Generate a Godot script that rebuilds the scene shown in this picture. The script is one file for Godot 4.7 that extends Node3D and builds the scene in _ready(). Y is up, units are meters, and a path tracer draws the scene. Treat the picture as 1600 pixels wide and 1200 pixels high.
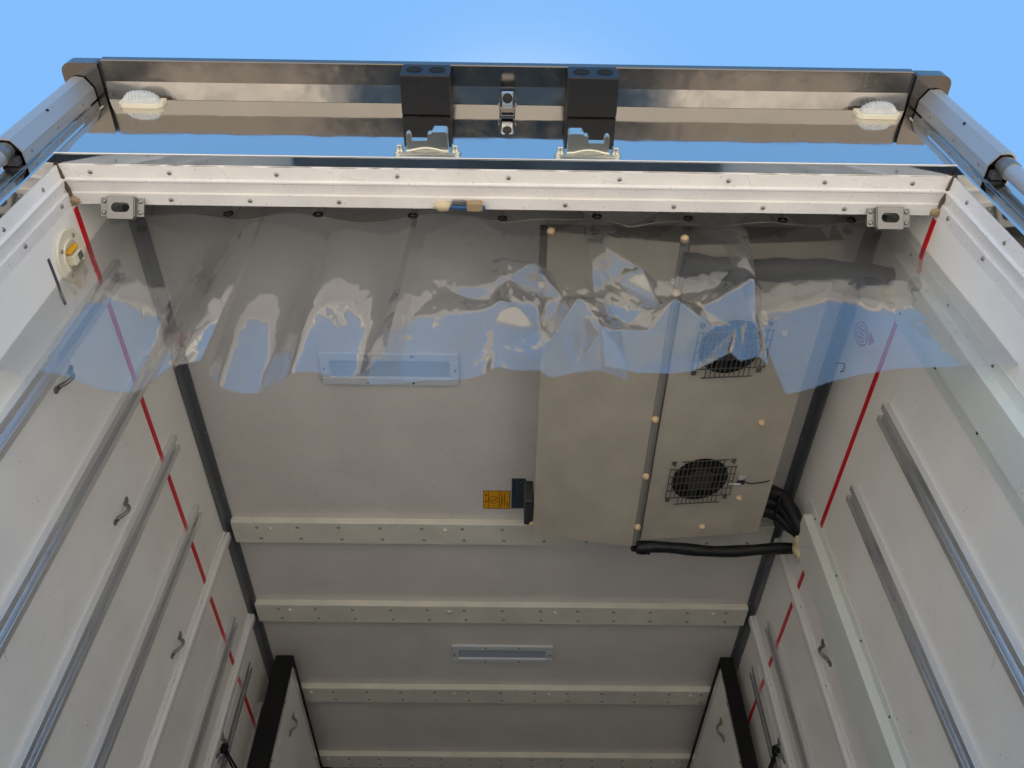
extends Node3D
# Rear of a refrigerated truck box with its doors open, seen from behind and below.
# Metres, y up. The box runs towards -z. EYE is the camera's height above the ground.
const EYE := 1.45
const FOC := 1296.13          # focal length of the photograph, in its pixels (1600 x 1200)
const HW := 1.05              # half the inner width
const CEIL := 2.118           # ceiling above the camera
const ZR := -0.82             # rear face of the steel frame
const ZI := -0.937            # inner edge of the door frame
const YH := 1.835             # underside of the header above the camera
const ZF := -6.2              # front wall
const FLOOR_Y := -0.35        # floor of the box relative to the camera
var cam_basis: Basis
var mats := {}
var rng := RandomNumberGenerator.new()
var screw_mesh: ArrayMesh
var rivet_mesh: ArrayMesh
var dimple_mesh: ArrayMesh
var knob_mesh: ArrayMesh
var used := {}

# ---------------------------------------------------------------- mesh builder
class MB:
	var v := PackedVector3Array()
	var n := PackedVector3Array()
	var uv := PackedVector2Array()
	var xf := Transform3D.IDENTITY

	func tri(a, b, c, na, nb, nc, ua = Vector2.ZERO, ub = Vector2.ZERO, uc = Vector2.ZERO):
		var g: Vector3 = (b - a).cross(c - a)
		if g.length_squared() < 1e-16:
			return
		if g.dot(na + nb + nc) > 0.0:
			var t = b
			b = c
			c = t
			t = nb
			nb = nc
			nc = t
			t = ub
			ub = uc
			uc = t
		for p in [a, b, c]:
			v.append(xf * p)
		for m in [na, nb, nc]:
			n.append((xf.basis * m).normalized())
		uv.append(ua)
		uv.append(ub)
		uv.append(uc)

	func quad(a, b, c, d, hint: Vector3):
		var g: Vector3 = (c - a).cross(d - b)
		if g.dot(hint) < 0.0:
			g = -g
		g = g.normalized()
		tri(a, b, c, g, g, g, Vector2(0, 0), Vector2(1, 0), Vector2(1, 1))
		tri(a, c, d, g, g, g, Vector2(0, 0), Vector2(1, 1), Vector2(0, 1))

	func box(c: Vector3, s: Vector3, b := 0.0):
		var h := s / 2.0
		b = minf(b, minf(h.x, minf(h.y, h.z)) * 0.9)
		if b <= 0.0:
			for ax in 3:
				for sg in [-1.0, 1.0]:
					var p := []
					for k in [[-1, -1], [1, -1], [1, 1], [-1, 1]]:
						var q := Vector3.ZERO
						q[ax] = sg * h[ax]
						q[(ax + 1) % 3] = k[0] * h[(ax + 1) % 3]
						q[(ax + 2) % 3] = k[1] * h[(ax + 2) % 3]
						p.append(c + q)
					var hn := Vector3.ZERO
					hn[ax] = sg
					quad(p[0], p[1], p[2], p[3], hn)
			return
		var pt := func(ax: int, sg: Vector3) -> Vector3:
			var q := Vector3(sg.x * (h.x - b), sg.y * (h.y - b), sg.z * (h.z - b))
			q[ax] = sg[ax] * h[ax]
			return c + q
		for ax in 3:
			for sg in [-1.0, 1.0]:
				var p := []
				for k in [[-1, -1], [1, -1], [1, 1], [-1, 1]]:
					var q := Vector3.ZERO
					q[ax] = sg
					q[(ax + 1) % 3] = k[0]
					q[(ax + 2) % 3] = k[1]
					p.append(pt.call(ax, q))
				var hn := Vector3.ZERO
				hn[ax] = sg
				quad(p[0], p[1], p[2], p[3], hn)
			for s1 in [-1.0, 1.0]:
				for s2 in [-1.0, 1.0]:
					var a1 := (ax + 1) % 3
					var a2 := (ax + 2) % 3
					var q0 := Vector3.ZERO
					var q1 := Vector3.ZERO
					q0[ax] = -1
					q1[ax] = 1
					q0[a1] = s1
					q1[a1] = s1
					q0[a2] = s2
					q1[a2] = s2
					var hn2 := Vector3.ZERO
					hn2[a1] = s1
					hn2[a2] = s2
					quad(pt.call(a1, q0), pt.call(a1, q1), pt.call(a2, q1), pt.call(a2, q0), hn2)
		for sx in [-1.0, 1.0]:
			for sy in [-1.0, 1.0]:
				for sz in [-1.0, 1.0]:
					var q := Vector3(sx, sy, sz)
					var nn := q.normalized()
					tri(pt.call(0, q), pt.call(1, q), pt.call(2, q), nn, nn, nn)

	# polygon (u, w) in the plane of U and V, extruded along W from t0 to t1; smooth = largest angle in degrees that is rounded off
	func prism(poly, O: Vector3, U: Vector3, V: Vector3, W: Vector3, t0: float, t1: float, smooth := 0.0, caps := true):
		var area := 0.0
		var m: int = poly.size()
		for i in m:
			var p: Vector2 = poly[i]
			var q: Vector2 = poly[(i + 1) % m]
			area += p.x * q.y - q.x * p.y
		var sg := 1.0 if area > 0 else -1.0
		var en := []
		for i in m:
			var d: Vector2 = (poly[(i + 1) % m] - poly[i]).normalized()
			en.append(Vector2(d.y, -d.x) * sg)
		var lim := cos(deg_to_rad(smooth))
		for i in m:
			var p: Vector2 = poly[i]
			var q: Vector2 = poly[(i + 1) % m]
			var e: Vector2 = en[i]
			var e0: Vector2 = e
			var e1: Vector2 = e
			if smooth > 0.0:
				var pe: Vector2 = en[(i + m - 1) % m]
				var ne: Vector2 = en[(i + 1) % m]
				if pe.dot(e) > lim:
					e0 = (pe + e).normalized()
				if ne.dot(e) > lim:
					e1 = (ne + e).normalized()
			var a := O + U * p.x + V * p.y
			var b := O + U * q.x + V * q.y
			var n0 := U * e0.x + V * e0.y
			var n1 := U * e1.x + V * e1.y
			tri(a + W * t0, b + W * t0, b + W * t1, n0, n1, n1)
			tri(a + W * t0, b + W * t1, a + W * t1, n0, n1, n0)
		if caps:
			var pk := PackedVector2Array()
			for p in poly:
				pk.append(p)
			var id := Geometry2D.triangulate_polygon(pk)
			var wn := W * (1.0 if t1 > t0 else -1.0)
			for k in range(0, id.size(), 3):
				var A := []
				for j in 3:
					A.append(O + U * pk[id[k + j]].x + V * pk[id[k + j]].y)
				tri(A[0] + W * t0, A[1] + W * t0, A[2] + W * t0, -wn, -wn, -wn)
				tri(A[0] + W * t1, A[1] + W * t1, A[2] + W * t1, wn, wn, wn)

	func lathe(prof, O: Vector3, axis: Vector3, segs := 24, lim_deg := 40.0):
		var ax := axis.normalized()
		var u := ax.cross(Vector3(0.31, 0.9, 0.22)).normalized()
		var w := ax.cross(u).normalized()
		var m: int = prof.size()
		var en := []
		for i in m - 1:
			var d: Vector2 = (prof[i + 1] - prof[i]).normalized()
			en.append(Vector2(d.y, -d.x))
		var lim := cos(deg_to_rad(lim_deg))
		for i in m - 1:
			var e: Vector2 = en[i]
			var e0: Vector2 = e
			var e1: Vector2 = e
			if i > 0 and en[i - 1].dot(e) > lim:
				e0 = (en[i - 1] + e).normalized()
			if i < m - 2 and en[i + 1].dot(e) > lim:
				e1 = (en[i + 1] + e).normalized()
			for k in segs:
				var a0 := TAU * k / segs
				var a1 := TAU * (k + 1) / segs
				var r0 := u * cos(a0) + w * sin(a0)
				var r1 := u * cos(a1) + w * sin(a1)
				var p: Vector2 = prof[i]
				var q: Vector2 = prof[i + 1]
				var P := [O + r0 * p.x + ax * p.y, O + r1 * p.x + ax * p.y, O + r1 * q.x + ax * q.y, O + r0 * q.x + ax * q.y]
				var N := [r0 * e0.x + ax * e0.y, r1 * e0.x + ax * e0.y, r1 * e1.x + ax * e1.y, r0 * e1.x + ax * e1.y]
				tri(P[0], P[1], P[2], N[0], N[1], N[2])
				tri(P[0], P[2], P[3], N[0], N[2], N[3])

	func tube(path, rad, segs := 10, closed := false, squash := 1.0, side := Vector3.ZERO):
		var m: int = path.size()
		var rings := []
		var norms := []
		var ref := Vector3.ZERO
		for i in m:
			var d: Vector3
			if closed:
				d = path[(i + 1) % m] - path[(i + m - 1) % m]
			else:
				d = path[mini(i + 1, m - 1)] - path[maxi(i - 1, 0)]
			d = d.normalized()
			if i == 0:
				ref = side if side != Vector3.ZERO else (Vector3.UP if absf(d.y) < 0.9 else Vector3.RIGHT)
			var u := (ref - d * ref.dot(d)).normalized()
			ref = u
			var w := d.cross(u)
			var ring := []
			var nn := []
			var r: float = rad[i] if rad is Array else rad
			for k in segs:
				var a := TAU * k / segs
				ring.append(path[i] + (u * cos(a) + w * sin(a) * squash) * r)
				nn.append((u * cos(a) * squash + w * sin(a)).normalized())
			rings.append(ring)
			norms.append(nn)
		for i in (m if closed else m - 1):
			var j := (i + 1) % m
			for k in segs:
				var l := (k + 1) % segs
				tri(rings[i][k], rings[i][l], rings[j][l], norms[i][k], norms[i][l], norms[j][l])
				tri(rings[i][k], rings[j][l], rings[j][k], norms[i][k], norms[j][l], norms[j][k])
		if not closed:
			for e in [0, m - 1]:
				var out: Vector3 = (path[0] - path[1]) if e == 0 else (path[m - 1] - path[m - 2])
				out = out.normalized()
				for k in segs:
					tri(path[e], rings[e][k], rings[e][(k + 1) % segs], out, out, out)

	# P: rows of points; a sheet of thickness t (towards -normal), or a single face when t is 0
	func sheet(P, t: float, hint: Vector3):
		var nr: int = P.size()
		var nc: int = P[0].size()
		var N := []
		for r in nr:
			var row := []
			for c in nc:
				var du: Vector3 = P[r][mini(c + 1, nc - 1)] - P[r][maxi(c - 1, 0)]
				var dv: Vector3 = P[mini(r + 1, nr - 1)][c] - P[maxi(r - 1, 0)][c]
				var g := du.cross(dv).normalized()
				row.append(g if g.dot(hint) > 0 else -g)
			N.append(row)
		for r in nr - 1:
			for c in nc - 1:
				var us := [Vector2(float(c) / (nc - 1), float(r) / (nr - 1)), Vector2(float(c + 1) / (nc - 1), float(r) / (nr - 1)), Vector2(float(c + 1) / (nc - 1), float(r + 1) / (nr - 1)), Vector2(float(c) / (nc - 1), float(r + 1) / (nr - 1))]
				var ids := [[r, c], [r, c + 1], [r + 1, c + 1], [r + 1, c]]
				for f in [[0, 1, 2], [0, 2, 3]]:
					var a = ids[f[0]]
					var b = ids[f[1]]
					var d = ids[f[2]]
					var na: Vector3 = N[a[0]][a[1]]
					var nb: Vector3 = N[b[0]][b[1]]
					var nd: Vector3 = N[d[0]][d[1]]
					var pa: Vector3 = P[a[0]][a[1]]
					var pb: Vector3 = P[b[0]][b[1]]
					var pd: Vector3 = P[d[0]][d[1]]
					tri(pa, pb, pd, na, nb, nd, us[f[0]], us[f[1]], us[f[2]])
					if t > 0.0:
						tri(pa - na * t, pb - nb * t, pd - nd * t, -na, -nb, -nd, us[f[0]], us[f[1]], us[f[2]])
		if t > 0.0:
			var rim := []
			for c in nc - 1:
				rim.append([[0, c], [0, c + 1], P[0][c] - P[1][c]])
				rim.append([[nr - 1, c], [nr - 1, c + 1], P[nr - 1][c] - P[nr - 2][c]])
			for r in nr - 1:
				rim.append([[r, 0], [r + 1, 0], P[r][0] - P[r][1]])
				rim.append([[r, nc - 1], [r + 1, nc - 1], P[r][nc - 1] - P[r][nc - 2]])
			for q in rim:
				var a = q[0]
				var b = q[1]
				var pa: Vector3 = P[a[0]][a[1]]
				var pb: Vector3 = P[b[0]][b[1]]
				quad(pa, pb, pb - N[b[0]][b[1]] * t, pa - N[a[0]][a[1]] * t, q[2])

	func mesh() -> ArrayMesh:
		var arr := []
		arr.resize(Mesh.ARRAY_MAX)
		arr[Mesh.ARRAY_VERTEX] = v
		arr[Mesh.ARRAY_NORMAL] = n
		arr[Mesh.ARRAY_TEX_UV] = uv
		var m := ArrayMesh.new()
		m.add_surface_from_arrays(Mesh.PRIMITIVE_TRIANGLES, arr)
		return m

# ---------------------------------------------------------------- scene helpers
func numbered(called: String) -> String:
	var k: int = used.get(called, 0)
	used[called] = k + 1
	return called if k == 0 else "%s_%03d" % [called, k]

# a thing: a Node3D at its base; its parts are built in world positions and shifted to it
func thing(called: String, label: String, category: String, base: Vector3, group := "") -> Node3D:
	var o := Node3D.new()
	o.name = numbered(called)
	add_child(o)
	o.position = base
	o.set_meta("label", label)
	o.set_meta("category", category)
	if group != "":
		o.set_meta("group", group)
	return o

# a part in world positions under a thing or a part
func part(called: String, mb: MB, m, parent: Node3D) -> MeshInstance3D:
	var at := Vector3.ZERO
	var p: Node = parent
	while p != self:
		at += (p as Node3D).position
		p = p.get_parent()
	var o := MeshInstance3D.new()
	for i in mb.v.size():
		mb.v[i] -= at
	o.mesh = mb.mesh()
	o.material_override = m
	o.name = called
	parent.add_child(o, true)
	return o

# a shared small mesh placed at a world position under a part, its +y turned to dir
func piece(called: String, mesh: Mesh, m, parent: Node3D, pos: Vector3, dir: Vector3, spin := 0.0) -> MeshInstance3D:
	var at := Vector3.ZERO
	var p: Node = parent
	while p != self:
		at += (p as Node3D).position
		p = p.get_parent()
	var o := MeshInstance3D.new()
	o.mesh = mesh
	o.material_override = m
	o.name = called
	parent.add_child(o, true)
	var y := dir.normalized()
	var x := y.cross(Vector3(0.13, 0.2, 0.97)).normalized()
	var z := x.cross(y)
	o.transform = Transform3D(Basis(x, y, z) * Basis(Vector3.UP, spin), pos - at)
	return o

func structure(called: String, mb: MB, m) -> MeshInstance3D:
	var o := part(called, mb, m, self)
	o.set_meta("kind", "structure")
	return o

# world position from one relative to the camera
func W(x: float, y: float, z: float) -> Vector3:
	return Vector3(x, y + EYE, z)

# direction of a pixel of the photograph, and where it meets a plane (values relative to the camera)
func ray(u: float, v: float) -> Vector3:
	return cam_basis * Vector3((u - 800.0) / FOC, (600.0 - v) / FOC, -1.0)

func onx(u, v, x) -> Vector3:
	var d := ray(u, v)
	return d * (x / d.x) + Vector3(0, EYE, 0)

func ony(u, v, y) -> Vector3:
	var d := ray(u, v)
	return d * (y / d.y) + Vector3(0, EYE, 0)

func onz(u, v, z) -> Vector3:
	var d := ray(u, v)
	return d * (z / d.z) + Vector3(0, EYE, 0)

# ---------------------------------------------------------------- materials
func noise_img(size: int, seed_: int, freq: float, oct := 4) -> Image:
	var f := FastNoiseLite.new()
	f.seed = seed_
	f.frequency = freq
	f.fractal_octaves = oct
	return f.get_seamless_image(size, size)

# colour texture: base colour, fine and coarse mottling, specks and strokes of dirt
func mottled(size: int, seed_: int, base: Color, amount: float, specks: int, strokes: int, dirt: Color, light_strokes := 0) -> ImageTexture:
	var a := noise_img(size, seed_, 0.006, 3)
	var b := noise_img(size, seed_ + 5, 0.08, 3)
	var im := Image.create(size, size, false, Image.FORMAT_RGB8)
	for y in size:
		for x in size:
			var k := 1.0 + amount * ((a.get_pixel(x, y).r - 0.5) * 1.4 + (b.get_pixel(x, y).r - 0.5) * 0.6)
			im.set_pixel(x, y, Color(base.r * k, base.g * k, base.b * k))
	var r := RandomNumberGenerator.new()
	r.seed = seed_
	for i in specks:
		var x := r.randi() % size
		var y := r.randi() % size
		var w := 1 + r.randi() % 2
		for dx in w:
			for dy in 1 + r.randi() % 2:
				var c := im.get_pixel((x + dx) % size, (y + dy) % size)
				im.set_pixel((x + dx) % size, (y + dy) % size, c.lerp(dirt, r.randf_range(0.25, 0.8)))
	for i in strokes + light_strokes:
		var p := Vector2(r.randf() * size, r.randf() * size)
		var ang := r.randf() * TAU
		var ln := r.randf_range(6, 60)
		var bend := r.randf_range(-0.02, 0.02)
		var s := r.randf_range(0.12, 0.4)
		var col := dirt if i < strokes else base.lightened(0.35)
		for k in int(ln):
			p += Vector2(cos(ang), sin(ang))
			ang += bend
			var xx := posmod(int(p.x), size)
			var yy := posmod(int(p.y), size)
			im.set_pixel(xx, yy, im.get_pixel(xx, yy).lerp(col, s * r.randf_range(0.4, 1.0)))
	im.generate_mipmaps()
	return ImageTexture.create_from_image(im)

func mat(called: String, col: Color, rough: float, metal := 0.0, tex: Texture2D = null, scale := 1.0) -> StandardMaterial3D:
	var m := StandardMaterial3D.new()
	m.resource_name = called
	m.albedo_color = col
	m.roughness = rough
	m.metallic = metal
	if tex:
		m.albedo_texture = tex
		m.albedo_color = Color.WHITE
		m.uv1_triplanar = true
		m.uv1_world_triplanar = true
		m.uv1_scale = Vector3.ONE * scale
	mats[called] = m
	return m

func waviness(m: StandardMaterial3D, seed_: int, freq: float, strength: float, scale: float, bump := 2.0):
	var im := noise_img(256, seed_, freq, 2)
	im.convert(Image.FORMAT_RGBA8)
	im.bump_map_to_normal_map(bump)
	m.normal_enabled = true
	m.normal_texture = ImageTexture.create_from_image(im)
	m.normal_scale = strength
	m.uv1_triplanar = true
	m.uv1_world_triplanar = true
	m.uv1_scale = Vector3.ONE * scale

# uneven gloss: wiped streaks and blotches
func smears(m: StandardMaterial3D, seed_: int, rough: float):
	var a := noise_img(512, seed_, 0.012, 4)
	var b := noise_img(512, seed_ + 3, 0.05, 3)
	var im := Image.create(512, 512, false, Image.FORMAT_RGB8)
	for y in 512:
		for x in 512:
			var k := a.get_pixel(x, y).r * 0.7 + b.get_pixel(x, y).r * 0.3
			k = clampf(0.55 + (k - 0.5) * 0.9, 0.25, 1.0)
			im.set_pixel(x, y, Color(k, k, k))
	m.roughness = rough
	m.roughness_texture = ImageTexture.create_from_image(im)

func film(called: String, col: Color, alpha: float, rough: float) -> StandardMaterial3D:
	var m := StandardMaterial3D.new()
	m.resource_name = called
	m.albedo_color = Color(col.r, col.g, col.b, alpha)
	m.transparency = BaseMaterial3D.TRANSPARENCY_ALPHA
	m.roughness = rough
	m.cull_mode = BaseMaterial3D.CULL_DISABLED
	mats[called] = m
	return m

func make_materials():
	mat("wall_panel", Color.WHITE, 0.42, 0.0, mottled(1024, 11, Color(0.945, 0.937, 0.92), 0.03, 150, 22, Color(0.28, 0.26, 0.25)), 0.55)
	mat("ceiling_panel", Color.WHITE, 0.4, 0.0, mottled(1024, 23, Color(0.885, 0.865, 0.845), 0.035, 160, 34, Color(0.42, 0.40, 0.38)), 0.5)
	waviness(mats.ceiling_panel, 77, 0.012, 0.06, 0.5)
	mat("beam", Color.WHITE, 0.5, 0.0, mottled(512, 31, Color(0.91, 0.90, 0.85), 0.05, 140, 10, Color(0.35, 0.32, 0.27)), 1.4)
	mat("moulding", Color.WHITE, 0.38, 0.0, mottled(512, 37, Color(0.90, 0.89, 0.88), 0.05, 170, 8, Color(0.25, 0.21, 0.17)), 1.6)
	mat("batten", Color.WHITE, 0.35, 0.0, mottled(512, 41, Color(0.89, 0.885, 0.88), 0.03, 60, 6, Color(0.3, 0.28, 0.26)), 1.5)
	mat("duct", Color.WHITE, 0.35, 0.0, mottled(512, 43, Color(0.85, 0.87, 0.85), 0.03, 60, 14, Color(0.2, 0.2, 0.18)), 1.2)
	mat("evaporator", Color.WHITE, 0.38, 0.0, mottled(1024, 53, Color(0.74, 0.71, 0.655), 0.075, 90, 20, Color(0.42, 0.38, 0.32), 190), 0.9)
	mat("asphalt", Color.WHITE, 0.9, 0.0, mottled(512, 67, Color(0.47, 0.43, 0.385), 0.3, 1500, 0, Color(0.62, 0.6, 0.56)), 0.6)
	mat("concrete", Color.WHITE, 0.9, 0.0, mottled(1024, 61, Color(0.72, 0.685, 0.635), 0.18, 900, 30, Color(0.25, 0.23, 0.21)), 0.25)
	var st := mat("steel_mirror", Color(0.83, 0.825, 0.815), 0.07, 1.0)
	waviness(st, 71, 0.02, 0.05, 1.3)
	smears(st, 81, 0.11)
	var sb := mat("steel_satin", Color(0.59, 0.575, 0.56), 0.17, 1.0)
	waviness(sb, 73, 0.03, 0.07, 1.5)
	smears(sb, 83, 0.28)
	var sd := mat("steel_dirty", Color(0.46, 0.44, 0.42), 0.2, 1.0)
	waviness(sd, 75, 0.03, 0.07, 1.5)
	smears(sd, 85, 0.34)
	mat("steel_dull", Color(0.52, 0.52, 0.515), 0.36, 0.7)
	mat("zinc", Color(0.88, 0.875, 0.83), 0.3, 1.0)
	mat("screw", Color(0.62, 0.61, 0.59), 0.3, 1.0)
	mat("aluminium", Color(0.90, 0.905, 0.91), 0.26, 0.85)
	mat("hinge_alu", Color(0.70, 0.71, 0.72), 0.42, 0.6)
	mat("aluminium_bright", Color(0.82, 0.825, 0.83), 0.3, 1.0)
	mat("trim_grey", Color(0.46, 0.47, 0.49), 0.4, 0.5)
	mat("red_tape", Color(0.82, 0.08, 0.14), 0.45)
	mat("grey_tape", Color(0.30, 0.28, 0.30), 0.5)
	mat("rubber", Color(0.055, 0.055, 0.07), 0.5)
	mat("hole", Color(0.03, 0.03, 0.03), 0.9)
	mat("foam", Color(0.84, 0.78, 0.64), 0.85)
	mat("sealant", Color(0.66, 0.58, 0.47), 0.8)
	mat("sealant_dirt", Color(0.36, 0.30, 0.24), 0.9)
	mat("cream", Color(0.90, 0.87, 0.78), 0.4)
	mat("ivory_knob", Color(0.88, 0.77, 0.62), 0.45)
	mat("dark_grey", Color(0.24, 0.24, 0.26), 0.5)
	mat("seam_grey", Color(0.55, 0.54, 0.52), 0.45)
	mat("beam_screw", Color(0.68, 0.66, 0.62), 0.5, 0.3)
	mat("faded_red", Color(0.78, 0.32, 0.38), 0.5)
	mat("wire", Color(0.44, 0.43, 0.41), 0.4, 0.7)
	mat("black_plastic", Color(0.10, 0.10, 0.105), 0.4)
	mat("hub_grey", Color(0.27, 0.26, 0.25), 0.45)
	mat("hub_light", Color(0.6, 0.6, 0.59), 0.3)
	mat("yellow", Color(0.90, 0.66, 0.06), 0.45)
	mat("clear_switch", Color(0.35, 0.38, 0.33), 0.15)
	mat("blue_plastic", Color(0.10, 0.30, 0.50), 0.4)
	mat("brown_block", Color(0.62, 0.53, 0.42), 0.6)
	mat("lamp_lens", Color(0.68, 0.72, 0.78), 0.25)
	mat("lamp_frame", Color(0.84, 0.86, 0.88), 0.4)
	mat("strap", Color(0.03, 0.03, 0.033), 0.85)
	mat("ink", Color(0.07, 0.09, 0.17), 0.7)
	mat("outer_skin", Color(0.86, 0.86, 0.86), 0.3)
	mat("deck", Color.WHITE, 0.5, 0.0, mottled(512, 97, Color(0.50, 0.475, 0.45), 0.25, 200, 60, Color(0.2, 0.19, 0.18)), 0.8)
	mat("reflector", Color(0.86, 0.87, 0.88), 0.2, 0.6)
	film("curtain_film", Color(0.52, 0.53, 0.53), 0.055, 0.03)
	film("curtain_hem", Color(0.50, 0.48, 0.45), 0.42, 0.12)
	film("clear_lens", Color(0.93, 0.95, 0.96), 0.42, 0.05)

# ---------------------------------------------------------------- set-up: camera, sky, sun
func set_up():
	cam_basis = Basis(Vector3.UP, deg_to_rad(-0.7816)) * Basis(Vector3.RIGHT, deg_to_rad(51.078)) * Basis(Vector3.BACK, deg_to_rad(0.0709))
	var cam := Camera3D.new()
	cam.name = "camera"
	cam.fov = 2.0 * rad_to_deg(atan(600.0 / FOC))
	cam.near = 0.02
	cam.far = 600.0
	add_child(cam)
	cam.transform = Transform3D(cam_basis, Vector3(0, EYE, 0))
	cam.current = true
	var sky_mat := ProceduralSkyMaterial.new()
	sky_mat.sky_top_color = Color(0.49, 0.705, 0.935)
	sky_mat.sky_horizon_color = Color(0.75, 0.86, 0.96)
	sky_mat.sky_curve = 0.16
	sky_mat.ground_bottom_color = Color(0.42, 0.40, 0.37)
	sky_mat.ground_horizon_color = Color(0.62, 0.64, 0.66)
	sky_mat.sun_angle_max = 60.0
	sky_mat.sun_curve = 0.062
	var sky := Sky.new()
	sky.sky_material = sky_mat
	var env := Environment.new()
	env.background_mode = Environment.BG_SKY
	env.sky = sky
	env.background_energy_multiplier = 0.475
	env.tonemap_mode = Environment.TONE_MAPPER_LINEAR
	env.tonemap_exposure = 2.4
	env.sdfgi_enabled = true
	env.ssao_enabled = true
	env.ssil_enabled = true
	var we := WorldEnvironment.new()
	we.name = "world_environment"
	we.environment = env
	add_child(we)
	var sun := DirectionalLight3D.new()
	sun.name = "sun"
	sun.light_color = Color(1.0, 0.965, 0.91)
	sun.light_energy = 1.6
	sun.light_angular_distance = 0.5
	sun.shadow_enabled = true
	add_child(sun)
	# high in front of the truck: its rear stands in its own shade
	var el := deg_to_rad(62.0)
	var az := deg_to_rad(2.0)
	var to_sun := Vector3(sin(az) * cos(el), sin(el), -cos(az) * cos(el))
	sun.transform = Transform3D(Basis.looking_at(-to_sun, Vector3.RIGHT), Vector3(0, 20, -10))

# ---------------------------------------------------------------- small shared meshes
func make_small():
	var a := MB.new()   # pan-head screw with a dark cross recess ring
	a.lathe([Vector2(0.0056, 0), Vector2(0.0056, 0.0006), Vector2(0.0052, 0.0022), Vector2(0.0040, 0.0034), Vector2(0.0020, 0.0040), Vector2(0.0016, 0.0026), Vector2(0.0, 0.0026)], Vector3.ZERO, Vector3.UP, 12, 50.0)
	screw_mesh = a.mesh()
	var b := MB.new()
	b.lathe([Vector2(0.0042, 0), Vector2(0.0040, 0.0012), Vector2(0.0026, 0.0026), Vector2(0.0, 0.0030)], Vector3.ZERO, Vector3.UP, 10, 60.0)
	rivet_mesh = b.mesh()
	var c := MB.new()   # countersunk screw in a shallow dished hole
	c.lathe([Vector2(0.0075, 0.0004), Vector2(0.0066, 0.0013), Vector2(0.0050, 0.0002), Vector2(0.0, 0.0002)], Vector3.ZERO, Vector3.UP, 10, 20.0)
	dimple_mesh = c.mesh()
	var d := MB.new()   # domed plastic nut cap
	d.lathe([Vector2(0.0115, 0), Vector2(0.0115, 0.004), Vector2(0.0098, 0.0095), Vector2(0.0065, 0.0130), Vector2(0.0, 0.0145)], Vector3.ZERO, Vector3.UP, 14, 60.0)
	knob_mesh = d.mesh()

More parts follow.
